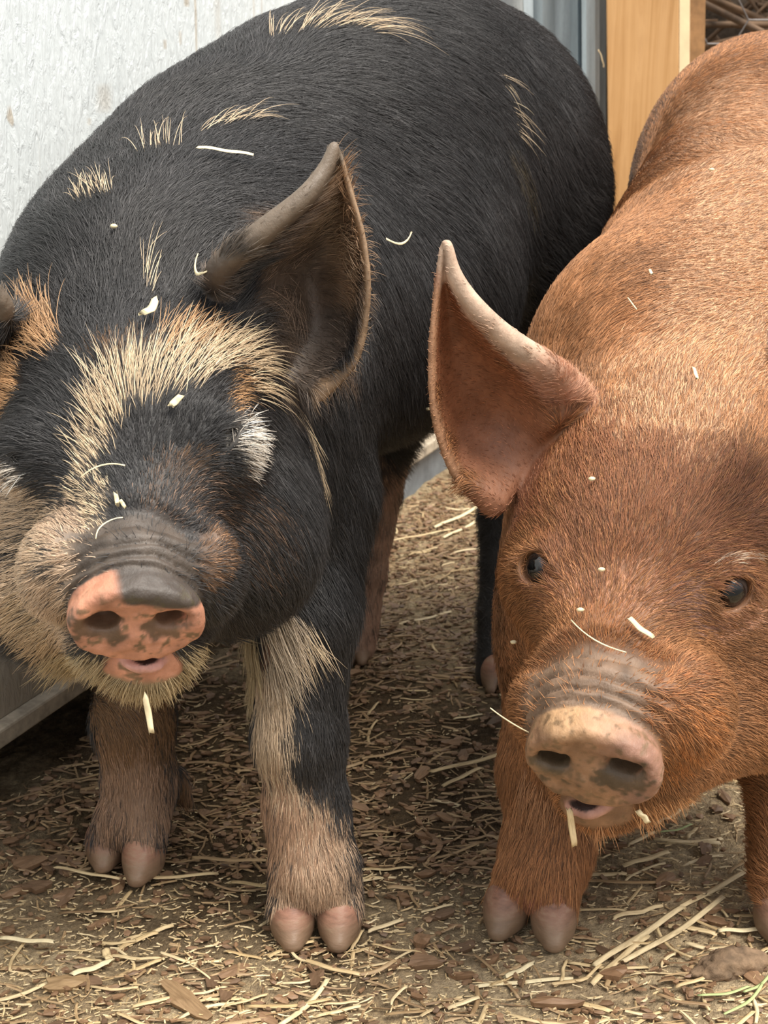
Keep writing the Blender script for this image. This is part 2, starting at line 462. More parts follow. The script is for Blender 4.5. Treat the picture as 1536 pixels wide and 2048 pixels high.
#PIGSEND
# ------------------------------------------------------------------ materials
def nodes(name):
    m = bpy.data.materials.new(name); m.use_nodes = True; nt = m.node_tree
    return m, nt, nt.nodes['Principled BSDF']
def N_(nt, t, **kw):
    n = nt.nodes.new(t)
    for k, v in kw.items():
        if k.startswith('i_'): n.inputs[k[2:].replace('_', ' ')].default_value = v
        else: setattr(n, k, v)
    return n
def ramp(nt, src, stops):
    r = nt.nodes.new('ShaderNodeValToRGB'); e = r.color_ramp.elements
    while len(e) < len(stops): e.new(0.5)
    for q, (p, c) in zip(e, stops): q.position = p; q.color = (*c, 1)
    nt.links.new(src, r.inputs[0]); return r
def noise(nt, scale, detail=4, rough=.6, vec=None, dist=0):
    n = N_(nt, 'ShaderNodeTexNoise'); n.inputs['Scale'].default_value = scale; n.inputs['Detail'].default_value = detail
    n.inputs['Roughness'].default_value = rough; n.inputs['Distortion'].default_value = dist
    if vec: nt.links.new(vec, n.inputs['Vector'])
    return n
def bump(nt, h, b, strength, dist):
    n = N_(nt, 'ShaderNodeBump'); n.inputs['Strength'].default_value = strength; n.inputs['Distance'].default_value = dist
    nt.links.new(h, n.inputs['Height']); nt.links.new(n.outputs[0], b.inputs['Normal']); return n
def coords(nt, kind='Object', scale=(1, 1, 1)):
    t = N_(nt, 'ShaderNodeTexCoord'); m = N_(nt, 'ShaderNodeMapping'); m.inputs['Scale'].default_value = scale
    nt.links.new(t.outputs[kind], m.inputs[0]); return m.outputs[0]
def mixc(nt, fac, a, b, mode='MIX'):
    m = N_(nt, 'ShaderNodeMix', data_type='RGBA', blend_type=mode)
    for sock, v in ((m.inputs[0], fac), (m.inputs[6], a), (m.inputs[7], b)):
        if hasattr(v, 'is_linked'): nt.links.new(v, sock)
        else: sock.default_value = v if isinstance(v, float) else (*v, 1)
    return m.outputs[2]

def skin_mat(name, rough):
    m, nt, b = nodes(name)
    a = N_(nt, 'ShaderNodeAttribute', attribute_name='col')
    n = noise(nt, 260, 5); n2 = noise(nt, 40, 4)
    c = mixc(nt, 1.0, a.outputs['Color'], ramp(nt, n2.outputs[0], [(.3, (.72, .70, .68)), (.7, (1.2, 1.2, 1.2))]).outputs[0], 'MULTIPLY')
    nt.links.new(c, b.inputs['Base Color'])
    b.inputs['Roughness'].default_value = rough
    b.inputs['Subsurface Weight'].default_value = .06; b.inputs['Subsurface Scale'].default_value = .004
    b.inputs['Subsurface Radius'].default_value = (1, .4, .25)
    bump(nt, n.outputs[0], b, .35, .002)
    return m
def fur_mat(name, rough=.45, spec=.4):
    m, nt, b = nodes(name)
    a = N_(nt, 'ShaderNodeAttribute', attribute_name='hcol')
    nt.links.new(a.outputs['Color'], b.inputs['Base Color'])
    b.inputs['Roughness'].default_value = rough; b.inputs['Specular IOR Level'].default_value = spec
    return m
def plain(name, col, rough=.6, nscale=30, var=.25, bs=.2, bd=.001, metal=0.0, spec=.5):
    m, nt, b = nodes(name)
    n = noise(nt, nscale, 5, vec=coords(nt))
    lo = tuple(c * (1 - var) for c in col); hi = tuple(min(1, c * (1 + var)) for c in col)
    nt.links.new(ramp(nt, n.outputs[0], [(.3, lo), (.7, hi)]).outputs[0], b.inputs['Base Color'])
    b.inputs['Roughness'].default_value = rough; b.inputs['Metallic'].default_value = metal; b.inputs['Specular IOR Level'].default_value = spec
    bump(nt, n.outputs[0], b, bs, bd); return m

# ------------------------------------------------------------------ markings: bands and patches lying on the skin
class Marks:
    def __init__(s, skin): s.skin = skin; s.L = []
    def add(s, pts, r, col, strength=1.0, length=None, soft=.35, skin=None, dens=None):
        A = np.array([s.skin.at(*p)[0] for p in pts])
        s.L.append((A, r, np.array(col), strength, length, soft, skin, dens)); return s
    def add3(s, A, r, col, strength=1.0, length=None, soft=.35, skin=None, dens=None):
        s.L.append((np.array(A), r, np.array(col), strength, length, soft, skin, dens)); return s
    def weight(s, m, p):
        A, r = m[0], m[1]
        if len(A) == 1: d = np.linalg.norm(p - A[0], axis=1)
        else:
            d = np.full(len(p), 9.)
            for a, b in zip(A[:-1], A[1:]):
                ab = b - a; t = np.clip((p - a) @ ab / (ab @ ab + 1e-12), 0, 1)
                d = np.minimum(d, np.linalg.norm(p - a - t[:, None] * ab, axis=1))
        d = d + r * .7 * (vnoise(p, 60) - .5) + r * .25 * (vnoise(p, 190) - .5)
        return sstep(r * (1 + m[5]), r * (1 - m[5]), d) * m[3]

BLK = np.array([.036, .034, .034]); CREAM = (.70, .54, .36); TAN = (.52, .31, .16); WHITE = (.80, .72, .62); BRN = (.20, .115, .06)
MB = Marks(SB)
px = 1 / 3000.
for pts, r, col, st_, ln, sk in [
    ([(250, 770), (330, 740), (420, 710), (500, 735)], 46, CREAM, .34, 1.7, .12),
    ([(330, 700), (400, 670)], 36, TAN, .22, 1.5, .05),
    ([(470, 740), (480, 830)], 24, TAN, .55, 1.0, .3),
    ([(250, 770), (205, 830), (180, 900)], 32, CREAM, .48, 1.4, .2),
    ([(180, 900), (160, 990), (175, 1040)], 26, CREAM, .7, 1.2, .2),
    ([(60, 640), (105, 700)], 34, TAN, .34, 1.7, .2), ([(5, 730), (20, 800)], 45, TAN, .48, 1.5, .4),
    ([(0, 870)], 40, TAN, .4, 1.0, .2),
    ([(215, 700), (270, 690)], 34, BRN, .55, .7, .6),
    ([(20, 1010), (60, 1110), (40, 1210)], 78, (.60, .45, .31), .95, .9, .45), ([(130, 1040), (150, 1130)], 44, (.55, .40, .28), .9, .8, .5),
    ([(95, 1180), (105, 1270)], 55, (.55, .40, .27), .95, 1.0, .5), ([(60, 1250), (130, 1310)], 60, (.50, .36, .22), .9, 1.2, .4), ([(200, 980), (190, 1060)], 20, CREAM, .6, 1.0, .2),
    ([(492, 875), (500, 930)], 36, WHITE, .72, 1.25, .1), ([(455, 880), (470, 862)], 13, WHITE, .8, 1.2, .5), ([(30, 935), (50, 950)], 18, WHITE, .5, 1.1, .2),
    ([(390, 930)], 34, BRN, .5, .7, .7), ([(360, 1000), (480, 1000), (540, 1080)], 75, (.15, .095, .065), .45, .7, .4),
    ([(440, 1080), (435, 1140)], 36, (.18, .10, .055), .8, .6, .9),
    ([(150, 1345), (230, 1362), (330, 1366), (430, 1330), (470, 1270)], 58, (.43, .33, .19), .95, 1.6, .7),
    ([(600, 62), (680, 48), (745, 62)], 15, CREAM, .26, 2.4, .0), ([(540, 72), (575, 66)], 13, CREAM, .22, 1.8, .0),
    ([(165, 395), (215, 385)], 18, CREAM, .28, 1.6, .0), ([(290, 300), (350, 292)], 18, CREAM, .2, 2.0, .0), ([(400, 262), (500, 238)], 10, CREAM, .2, 1.7, .0),
    ([(1000, 150), (1020, 210), (1032, 265)], 9, CREAM, .22, 1.5, .0), ([(1020, 300), (1060, 400)], 30, (.10, .08, .05), .4, 1., .2),
    ([(582, 785), (612, 860), (632, 940)], 8, CREAM, .75, 1.3, .1), ([(290, 500), (300, 590)], 10, CREAM, .16, 1.8, 0),
    ([(560, 1250), (545, 1350)], 42, (.52, .42, .31), .9, 1.6, .5), ([(610, 1250), (600, 1290)], 20, CREAM, .5, 1.8, .1),
    ([(530, 1280), (525, 1330)], 18, (.30, .16, .10), .8, .5, .9),
    ([(535, 1370), (535, 1500)], 52, (.55, .42, .29), .95, 1.1, .6), ([(560, 1560), (575, 1600)], 44, (.55, .41, .28), .95, 1.0, .6),
    ([(525, 1500), (528, 1650)], 42, (.52, .39, .26), .95, 1.0, .6), ([(590, 1650), (600, 1700)], 82, (.58, .43, .29), .95, 1.0, .6), ([(610, 1740), (630, 1830)], 130, (.58, .41, .28), .97, .8, .6),
    ([(265, 1400), (272, 1560)], 130, (.26, .145, .07), .97, .8, .6), ([(262, 1600), (255, 1720)], 130, (.40, .25, .16), .95, .8, .6),
    ([(366, 1560), (374, 1600)], 34, (.26, .15, .08), .95, .6, .7)]:
    MB.add(pts, r * px, col, st_, ln, .55, sk)

MR = Marks(SR)
RUST = np.array([.36, .168, .072])
for pts, r, col, st_, ln, sk in [
    ([(1250, 900), (1260, 1060)], 190, (.28, .118, .056), .7, 1.3, .5), ([(1450, 960), (1400, 1080)], 110, (.27, .112, .054), .6, 1.3, .5),
    ([(1050, 1000)], 70, (.26, .10, .05), .5, 1.2, .5),
    ([(1180, 1180), (1260, 1190)], 60, (.52, .26, .15), .5, .6, .9),
    ([(1180, 1300), (1350, 1360)], 90, (.33, .13, .05), .5, .8, .5),
    ([(1400, 1450), (1370, 1530)], 50, (.48, .20, .07), .6, 1., .5),
    ([(1515, 1112), (1460, 1118), (1420, 1135)], 10, (.74, .55, .40), .35, 1.1, .5), ([(1500, 1230), (1440, 1250)], 30, (.62, .33, .20), .7, .6, .8),
    ([(1370, 1180), (1400, 1240)], 34, (.28, .15, .11), .6, .5, .8), ([(1060, 1180)], 36, (.34, .16, .09), .7, .4, .9),
    ([(1055, 1560), (1100, 1610), (1200, 1640)], 20, (.46, .24, .12), .7, 2.2, .5), ([(1290, 1615), (1350, 1600), (1400, 1585)], 26, (.50, .26, .12), .7, 2.2, .5),
    ([(1350, 800), (1450, 620), (1500, 400), (1450, 200)], 150, (.55, .32, .18), .7, .8, .5),
    ([(1020, 1810), (1110, 1830)], 45, (.42, .19, .12), .9, .4, .9)]:
    MR.add(pts, r * px, col, st_, ln, .5, sk)

MB.add3([P(775, 960, 1.58), P(737, 1150, 1.575), P(716, 1310, 1.555)], .030, (.50, .31, .22), .95, .5, .5, .95)
# ears: inside short and thin haired, rims nearly bare
c3 = earB
MB.add3(c3[1:5, 2], .056, (.17, .115, .08), .95, .9, .25, .95, .7)
MB.add3(c3[2:5, 3],   .020, (.48, .31, .19), .8, 1.1, .5, .6, .2)
MB.add3([c3[0, 3], c3[1, 3]], .022, (.13, .10, .08), .9, .8, .3, .9, .6)
MB.add3([*c3[0:6, 4], ], .0062, (.42, .28, .17), .9, .2, .4, .95, .95)
MB.add3(c3[1:6, 0], .0105, (.19, .145, .105), .98, .3, .25, .98, .97)
MB.add3([c3[0, 0], c3[1, 0]], .012, (.12, .09, .07), .9, .5, .4, .9, .8)
MB.add3([(c3[3, 1] + c3[2, 1]) / 2, (c3[3, 2] + c3[2, 3]) / 2], .020, (.58, .42, .28), .55, 1.7, .4, .3, .5)
c3 = earR
MR.add3(c3[1:5, 2], .046, (.34, .135, .062), .95, .35, .25, 1.0, .80)
MR.add3([c3[0, 4], c3[0, 3], c3[1, 3]], .026, (.38, .17, .095), .9, .3, .3, 1., .85)
MR.add3(c3[1:5, 4], .0075, (.46, .25, .14), .9, .2, .5, 1., .85)
MR.add3(c3[1:6, 0], .0125, (.64, .46, .34), .98, .3, .30, 1.0, .97)
MR.add3([c3[0, 0], c3[1, 0]], .016, (.56, .31, .21), .85, .4, .5, 1., .7)
for M_, c3, ci, cr_ in ((MB, earB2, (.10, .07, .052), (.19, .145, .105)), (MR, earR2, (.34, .135, .062), (.60, .40, .29))):
    M_.add3(c3[1:5, 2], .046, ci, .95, .35, .25, .95, .75)
    M_.add3(c3[1:6, 4], .010, ci, .9, .25, .4, .95, .8)
    M_.add3(c3[1:6, 0], .0115, cr_, .98, .3, .25, .98, .95)
def base_cols(p, M, base, H, kind, rnd=None):
    """hair colour, hair length factor, skin colour, bare-skin mask"""
    n = len(p); thin = np.zeros(n); hc = np.tile(base, (n, 1)); ln = np.ones(n); sk = np.tile(base * (.75 if kind == 'b' else .5), (n, 1))
    hc = hc * (.75 + .5 * vnoise(p, 35))[:, None]
    for m in M.L:
        w_ = M.weight(m, p)
        wh = w_ if (rnd is None or m[7]) else (rnd < w_) * 1.0
        if m[7]: thin = np.maximum(thin, w_ * m[7])
        hc = hc * (1 - wh[:, None]) + m[2] * wh[:, None]
        ln = ln * (1 - wh) + (m[4] or 1) * wh
        sw = w_ * (m[6] if m[6] is not None else .5)
        sk = sk * (1 - sw[:, None]) + m[2] * .85 * sw[:, None]
    q = H.inv(p); x, y, z = q.T
    n1 = vnoise(p, 140); n2 = vnoise(p, 420); n3 = vnoise(p, 70)
    top = y - .26 * (z + .038)
    front = sstep(.1462, .1490, top + .0015 * (n2 - .5)) * sstep(-.098, -.09, z) * (np.abs(x) < .06) * sstep(-.30, -.2, q[:, 2] * 0)
    wr = sstep(.113, .121, y + .008 * (n3 - .5)) * sstep(-.045, -.028, z) * sstep(.050, .030, np.abs(x) + .008 * (n3 - .5))
    near = (np.abs(x) < .07) & (z > -.12) & (y < .2) & (y > .08)
    wr = wr * near; front = front * near
    if kind == 'b':
        wc = np.array([.085, .066, .052]) * (.7 + .6 * n1)[:, None]
        pk = np.array([.58, .27, .17]) * (.55 + .45 * n3 + .4 * n1)[:, None]
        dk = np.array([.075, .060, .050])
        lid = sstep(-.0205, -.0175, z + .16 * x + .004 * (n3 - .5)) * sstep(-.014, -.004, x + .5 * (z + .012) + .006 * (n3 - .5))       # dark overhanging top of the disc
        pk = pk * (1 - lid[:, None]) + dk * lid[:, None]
        dirt = sstep(.60, .74, n1 * .6 + n2 * .4) * sstep(.0, -.03, z); gr = np.array([.10, .085, .04])
    else:
        wc = np.array([.20, .13, .085]) * (.6 + .8 * n1)[:, None]
        pk = np.array([.28, .155, .085]) * (.45 + .6 * n3 + .5 * n1)[:, None]
        tr_ = sstep(-.018, -.008, z + .17 * x)[:, None]; pk = pk * (1 - tr_ * .7) + np.array([.58, .36, .19]) * tr_ * .7
        pk = pk * (1 - sstep(.0, .03, x)[:, None] * .5) + np.array([.36, .19, .15]) * sstep(.0, .03, x)[:, None] * .5
        dirt = sstep(.56, .74, n1 * .6 + n2 * .4); gr = np.array([.16, .10, .05])
    pk = pk * (1 - dirt[:, None] * .8) + gr * dirt[:, None] * .8
    # mud under each nostril, the same dark tone carried into the opening
    for g_ in (-1, 1):
        dn = np.hypot((x - g_ * .0205) / .0135, (z + .040 + (.17 * g_ * .0205 if kind == 'r' else 0)) / .0100)
        w_ = sstep(1.25, .7, dn + 1.7 * (n1 - .5) + .9 * (n2 - .5)) * .8 * front
        pk = pk * (1 - w_[:, None]) + np.array([.060, .048, .026]) * w_[:, None]
    sk = sk * (1 - wr[:, None]) + wc * wr[:, None]
    sk = sk * (1 - front[:, None]) + pk * front[:, None]
    jw, lx = (.011, .008) if kind == 'b' else (.004, -.015)
    lip = sstep(1.2, .85, np.sqrt(((x - lx) / .0150) ** 2 + ((y - .143) / .014) ** 2 + ((z + .0750 + jw * .35) / .0060) ** 2))
    sk = sk * (1 - lip[:, None]) + np.array([.72, .38, .32] if kind == 'b' else [.55, .30, .24]) * lip[:, None]
    mouth = sstep(1.2, .8, np.sqrt(((x - lx) / .010) ** 2 + ((y - .148) / .02) ** 2 + ((z + .0713 + jw * .25) / .0018) ** 2))
    sk = sk * (1 - mouth[:, None]) + np.array([.03, .012, .01]) * mouth[:, None]
    bare = np.maximum.reduce([front, wr * .93, lip, thin])
    return hc, ln, sk, bare

# ------------------------------------------------------------------ fur
class Guides:
    def __init__(s, skin, pairs, default, gravity=-.35):
        a = [skin.at(*q[:2])[0] for q in pairs]; b = [skin.at(*q[2:4])[0] for q in pairs]
        s.p = np.array(a); d = np.array(b) - s.p; s.d = d / (np.linalg.norm(d, axis=1)[:, None] + 1e-9)
        s.df = np.array(default, float)
    def __call__(s, p):
        D = np.zeros_like(p); W = np.zeros(len(p))
        for a, d in zip(s.p, s.d):
            r2 = ((p - a) ** 2).sum(1); w_ = np.exp(-r2 / (2 * .035 ** 2)) + 1e-9; D += d * w_[:, None]; W += w_
        D += s.df * .02; return D / (np.linalg.norm(D, axis=1)[:, None] + 1e-9)
def grow(name, skin, Mk, base, H, kind, guides, count, lfun, parent, mat, seed, lift=.22, rad=.00019, extra=None):
    rg = np.random.default_rng(seed)
    V, F, N = skin.V, skin.F, skin.N
    a, b, c, d = (V[F[:, i]] for i in range(4))
    area = np.linalg.norm(np.cross(c - a, d - b), axis=1) * .5
    ctr = (a + b + c + d) / 4; nf = N[F[:, 0]]
    view = np.array([0, 0, CAMH]) - ctr; dist = np.linalg.norm(view, axis=1); view /= dist[:, None]
    fac = (nf * view).sum(1)
    wt_ = area * np.where(fac > -.15, 1.0, .22) * np.clip(1.15 / dist, .6, 1.3) ** 2
    wt_[ctr[:, 2] < .024] = 0
    xp = 768 + FPX * ctr[:, 0] / (ctr[:, 1] * ct - (ctr[:, 2] - CAMH) * st)
    wt_[(xp < -250) | (xp > 1790)] *= .25
    cs = np.cumsum(wt_); fi = np.searchsorted(cs, rg.random(count) * cs[-1]); fi = np.minimum(fi, len(F) - 1)
    u, v = rg.random((2, count)); u, v = u[:, None], v[:, None]
    p = (a[fi] * (1 - u) + b[fi] * u) * (1 - v) + (d[fi] * (1 - u) + c[fi] * u) * v
    nn = N[F[fi, 0]]
    hc, ln, sk, bare = base_cols(p, Mk, base, H, kind, rg.random(count))
    keep = rg.random(count) > bare * 1.02
    if extra is not None: keep &= ~extra(p)
    p, nn, hc, ln = p[keep], nn[keep], hc[keep], ln[keep]
    n = len(p)
    D = guides(p)
    # locks: neighbouring hairs lean the same way
    J = np.stack([vnoise(p + o, 110) for o in (0, 7.3, 15.1)], 1) - .5
    J2 = rg.normal(0, .13, (n, 3))
    D = D + J * np.where((H.inv(p)[:, 1] > -.06)[:, None], .38, .55) + J2
    T = D - nn * (D * nn).sum(1)[:, None]; T /= np.linalg.norm(T, axis=1)[:, None] + 1e-9
    L = lfun(p) * ln * rg.uniform(.6, 1.25, n)
    bright = hc.mean(1) > .15
    lf = lift * (1 + .5 * rg.random(n)) * np.where(ln > 1.35, 1.6, 1.0)
    ts = np.linspace(0, 1, 5)
    pts = np.zeros((n, 5, 3))
    for i, t in enumerate(ts):
        pts[:, i] = p + T * (L * t)[:, None] + nn * (L * lf * (t - .45 * t * t))[:, None] + np.array([0, 0, -1.]) * (L * .18 * t * t)[:, None] - nn * (.0004 * (t == 0))
    pts += (rg.normal(0, 1, (n, 1, 3)) * (L * .05)[:, None, None]) * (ts ** 2)[None, :, None]
    hcv = bpy.data.hair_curves.new(name)
    hcv.add_curves([5] * n)
    hcv.position_data.foreach_set('vector', pts.astype(np.float32).ravel())
    ra = hcv.attributes.get('radius') or hcv.attributes.new('radius', 'FLOAT', 'POINT')
    rr = rad * rg.uniform(.7, 1.2, n)[:, None] * np.where(bright, 1.15, 1.0)[:, None] * np.array([1, .95, .8, .55, .15])[None]
    ra.data.foreach_set('value', rr.astype(np.float32).ravel())
    ca = hcv.attributes.new('hcol', 'FLOAT_COLOR', 'CURVE')
    # single hairs of the other colour in among the rest
    hc = hc * (rg.uniform(.5, 1.55, n) if kind == 'r' else np.where(rg.random(n) < .12, 2.6, rg.uniform(.6, 1.3, n)) ** np.where(hc.mean(1) < .12, 1., .4))[:, None]
    c4 = np.ones((n, 4)); c4[:, :3] = np.clip(hc, 0, .95)
    ca.data.foreach_set('color', c4.astype(np.float32).ravel())
    hcv.materials.append(mat)
    o = bpy.data.objects.new(name, hcv); link(o, parent)
    o.matrix_parent_inverse = Matrix.Translation(-Vector(parent.location))
    return o

GB = Guides(SB, [(600, 200, 680, 220), (750, 120, 840, 150), (900, 90, 990, 140), (1080, 200, 1120, 280), (1000, 400, 1030, 490), (800, 350, 880, 400),
    (820, 520, 850, 620), (640, 620, 700, 700) , (800, 720, 810, 820), (680, 900, 700, 980), (450, 330, 540, 330), (330, 420, 400, 400), (250, 330, 240, 270), (190, 400, 180, 340),
    (340, 300, 330, 240), (450, 250, 500, 225), (120, 470, 60, 460), (640, 60, 740, 55), (560, 80, 540, 50),
    (330, 760, 380, 690), (450, 720, 510, 670), (480, 760, 540, 760), (290, 600, 290, 520), (380, 560, 400, 490), (180, 600, 170, 530), (110, 720, 60, 650), (60, 680, 20, 640),
    (20, 780, -10, 780), (230, 860, 190, 790), (190, 930, 140, 880), (300, 850, 300, 790), (400, 830, 430, 780), (300, 980, 300, 920), (400, 1000, 450, 980),
    (480, 900, 520, 930), (500, 870, 530, 880), (560, 900, 590, 960), (610, 850, 635, 930), (600, 1000, 620, 1070), (520, 1050, 570, 1100), (480, 1180, 520, 1230),
    (120, 1080, 50, 1070), (60, 1150, 0, 1160), (150, 1180, 110, 1230), (60, 1000, 10, 970), (130, 1280, 90, 1320), (60, 1240, 10, 1260),
    (330, 1372, 340, 1420), (430, 1340, 480, 1370), (210, 1365, 170, 1400), (480, 1270, 530, 1300),
    (560, 1280, 620, 1310), (540, 1400, 545, 1460), (640, 1300, 650, 1370), (600, 1550, 605, 1620), (600, 1750, 605, 1800), (660, 1650, 665, 1720),
    (270, 1450, 275, 1520), (260, 1600, 258, 1660), (620, 520, 700, 500), (600, 640, 690, 620), (660, 420, 700, 400), (520, 460, 590, 410), (640, 350, 662, 300), (450, 540, 480, 490),
    (40, 870, 10, 900), (730, 1150, 722, 1220)], (.42, .85, -.35))
GR = Guides(SR, [(1250, 900, 1240, 830), (1350, 850, 1350, 780), (1120, 900, 1090, 830), (1450, 900, 1470, 830), (1050, 960, 1020, 900), (1250, 1100, 1260, 1040), (1350, 1050, 1380, 990),
    (1150, 1050, 1130, 990), (1200, 1250, 1180, 1200), (1300, 1250, 1350, 1230), (1060, 1220, 1030, 1260), (1040, 1320, 1025, 1390), (1420, 1300, 1500, 1300), (1400, 1230, 1480, 1240),
    (1450, 1400, 1530, 1400), (1400, 1500, 1450, 1540), (1480, 1120, 1520, 1110), (1430, 1110, 1400, 1150), (1350, 1550, 1390, 1600), (1100, 1590, 1080, 1640), (1290, 1590, 1320, 1640),
    (1200, 780, 1230, 700), (1300, 600, 1400, 590), (1400, 450, 1480, 420), (1200, 600, 1260, 560), (1330, 300, 1400, 290), (1450, 200, 1530, 190), (1450, 700, 1500, 620), (1350, 420, 1430, 400),
    (1100, 1650, 1095, 1710), (1080, 1750, 1070, 1800), (900, 800, 870, 800), (950, 700, 900, 690), (1060, 700, 990, 630), (960, 930, 930, 970), (940, 980, 900, 1000)], (.42, .85, .0))

def low_leg(p): return sstep(.30, .16, p[:, 2])
def len_b(p):
    q = HB.inv(p); face = sstep(.02, .10, q[:, 1]) * (np.abs(q[:, 0]) < .12) * (q[:, 2] > -.12)
    return (.021 * (1 - low_leg(p)) + .0115 * low_leg(p)) * (1 - .55 * face)
def len_r(p):
    q = HR.inv(p); face = sstep(-.02, .10, q[:, 1]) * (np.abs(q[:, 0]) < .13) * (q[:, 2] > -.12)
    return (.0105 + .0 * face) * (1 - .30 * face) * (1 + .25 * (q[:, 1] > -.1))
skin_b = skin_mat('black_pig_skin', .5); skin_r = skin_mat('red_pig_skin', .55)
fur_b = fur_mat('black_fur', .42, .5); fur_r = fur_mat('red_fur', .5, .35)
HQ = 1.0
def make_pig(skin, Mk, base, H, kind, label, loc, smat, fmat, guides, lfun, count, seed, lift):
    root = empty('pig', loc); tag(root, label, 'pig')
    hc, ln, sk, bare = base_cols(skin.V, Mk, base, H, kind)
    mesh_obj('body', skin.V, skin.F, smat, root, cols=sk)
    eyes = eyesR if kind == 'r' else []
    def ex(p):
        m = np.zeros(len(p), bool)
        for c, M in eyes: m |= np.linalg.norm(p - c, axis=1) < .0145
        return m
    grow('fur', skin, Mk, base, H, kind, guides, int(count * HQ), lfun, root, fmat, seed, lift, extra=ex)
    return root
pigB = make_pig(SB, MB, BLK, HB, 'b', 'black pig with cream face patches, shut eyes and pink snout, beside the white wall', (-.02, 1.2, 0), skin_b, fur_b, GB, len_b, 270000, 11, .25)
pigR = make_pig(SR, MR, RUST, HR, 'r', 'rust-red pig with open dark eyes and a muddy tan snout', (.3, 1.25, 0), skin_r, fur_r, GR, len_r, 330000, 12, .20)
#FUREND

# eyeballs and lids
m_eye, nt, b = nodes('wet_dark_eye')
tcn = N_(nt, 'ShaderNodeTexCoord'); sp = N_(nt, 'ShaderNodeSeparateXYZ'); nt.links.new(tcn.outputs['Object'], sp.inputs[0])
ln_ = N_(nt, 'ShaderNodeVectorMath', operation='LENGTH'); cmb = N_(nt, 'ShaderNodeCombineXYZ'); nt.links.new(sp.outputs[0], cmb.inputs[0]); nt.links.new(sp.outputs[2], cmb.inputs[2]); nt.links.new(cmb.outputs[0], ln_.inputs[0])
nt.links.new(ramp(nt, ln_.outputs['Value'], [(.0, (.004, .004, .004)), (.0045, (.006, .005, .005)), (.0055, (.018, .011, .008)), (.0090, (.012, .009, .008)), (.0110, (.16, .12, .10))]).outputs[0], b.inputs['Base Color'])
b.inputs['Roughness'].default_value = .06; b.inputs['Coat Weight'].default_value = .3; b.inputs['Coat Roughness'].default_value = .02
def uv_sphere(r, nu=32, nv=20, sq=(1, 1, 1)):
    V = [(0, -r, 0)]; F = []
    for i in range(1, nv):
        a = PI * i / nv
        for j in range(nu):
            t = 2 * PI * j / nu; V.append((r * math.sin(a) * math.cos(t) * sq[0], -r * math.cos(a) * sq[1], r * math.sin(a) * math.sin(t) * sq[2]))
    V.append((0, r, 0)); n = len(V) - 1
    for j in range(nu): F.append((0, 1 + j, 1 + (j + 1) % nu)); F.append((n, n - nu + (j + 1) % nu, n - nu + j))
    for i in range(nv - 2):
        for j in range(nu): F.append((1 + i * nu + j, 1 + (i + 1) * nu + j, 1 + (i + 1) * nu + (j + 1) % nu, 1 + i * nu + (j + 1) % nu))
    return V, F
for c, M in eyesR:
    V, F = uv_sphere(.0122)
    o = mesh_obj('eye', V, F, m_eye, None)
    mw = Matrix([[*M[0], c[0]], [*M[1], c[1]], [*M[2], c[2]], [0, 0, 0, 1]])
    o.parent = pigR; o.matrix_parent_inverse = Matrix.Translation(-Vector(pigR.location)); o.matrix_local = Matrix.Translation(-Vector(pigR.location)) @ mw
    o['label'] = 'glossy near-black eye'
# hooves
def hoof_mat(name, col): 
    m, nt, b = nodes(name)
    v = coords(nt, 'Object', (1, 1, 3)); n = noise(nt, 70, 5, vec=v)
    nt.links.new(ramp(nt, n.outputs[0], [(.3, tuple(c * .55 for c in col)), (.5, col), (.80, (.44, .30, .20))]).outputs[0], b.inputs['Base Color'])
    g_ = N_(nt, 'ShaderNodeNewGeometry'); sz = N_(nt, 'ShaderNodeSeparateXYZ'); nt.links.new(g_.outputs['Position'], sz.inputs[0])
    n2_ = noise(nt, 150, 5); md = N_(nt, 'ShaderNodeMath', operation='MULTIPLY_ADD'); nt.links.new(n2_.outputs[0], md.inputs[0]); md.inputs[1].default_value = -.03; nt.links.new(sz.outputs[2], md.inputs[2])
    old = b.inputs['Base Color'].links[0].from_socket
    nt.links.new(mixc(nt, ramp(nt, md.outputs[0], [(0.0, (.8, .8, .8)), (.006, (.4, .4, .4)), (.016, (.08, .08, .08))]).outputs[0], old, (.20, .14, .085)), b.inputs['Base Color'])
    b.inputs['Roughness'].default_value = .5; bump(nt, n.outputs[0], b, .4, .002); return m
hm_b = hoof_mat('pink_hoof', (.40, .19, .13)); hm_r = hoof_mat('brown_hoof', (.31, .15, .10))
def claw(parent, top, tip, r, mat, label=None):
    """one toe of a cloven hoof: a wedge with a flat sole, from the hair line to the ground"""
    top = np.array(P(*top)); tip = np.array(P(*tip)); tip[2] = 0
    f = tip - top; f[2] = 0; fl = np.linalg.norm(f); f = f / fl if fl > 1e-6 else np.array([0, -1., 0]); f = f * .6 + np.array([0, -1., 0]) * .4; f /= np.linalg.norm(f)
    c = np.array([top[0], top[1], 0]) * .7 + tip * .3
    pr = [Ell(c - f * .005 + [0, 0, .010], (r * 1.04, r * 1.35, .026), np.stack([np.cross(f, [0, 0, 1]), f, [0, 0, 1]], 1), .01),
          Cone(c - f * .004 + [0, 0, .017], c + f * .020 + [0, 0, .006], r * .90, r * .5, .012)]
    lo = c - [.035, .035, 0]; lo[2] = -.002; hi = c + [.035, .035, .042]
    class Cut:
        k = .003; op = 's'
        def d(s, p): return np.maximum(p[:, 2] - .0005, -1)
    cut = Cut(); cap = Cut(); cap.d = lambda p: (top[2] * 0 + .036) - p[:, 2] 
    pr += [cut]
    ax = [np.arange(lo[i], hi[i], .0016) for i in range(3)]
    g = np.stack(np.meshgrid(*ax, indexing='ij'), -1)
    V, F = sdf_mesh(pr, ax); V = smooth(V, F, 2)
    o = mesh_obj('hoof', V, F, mat, parent)
    if label: o['label'] = label
    return o
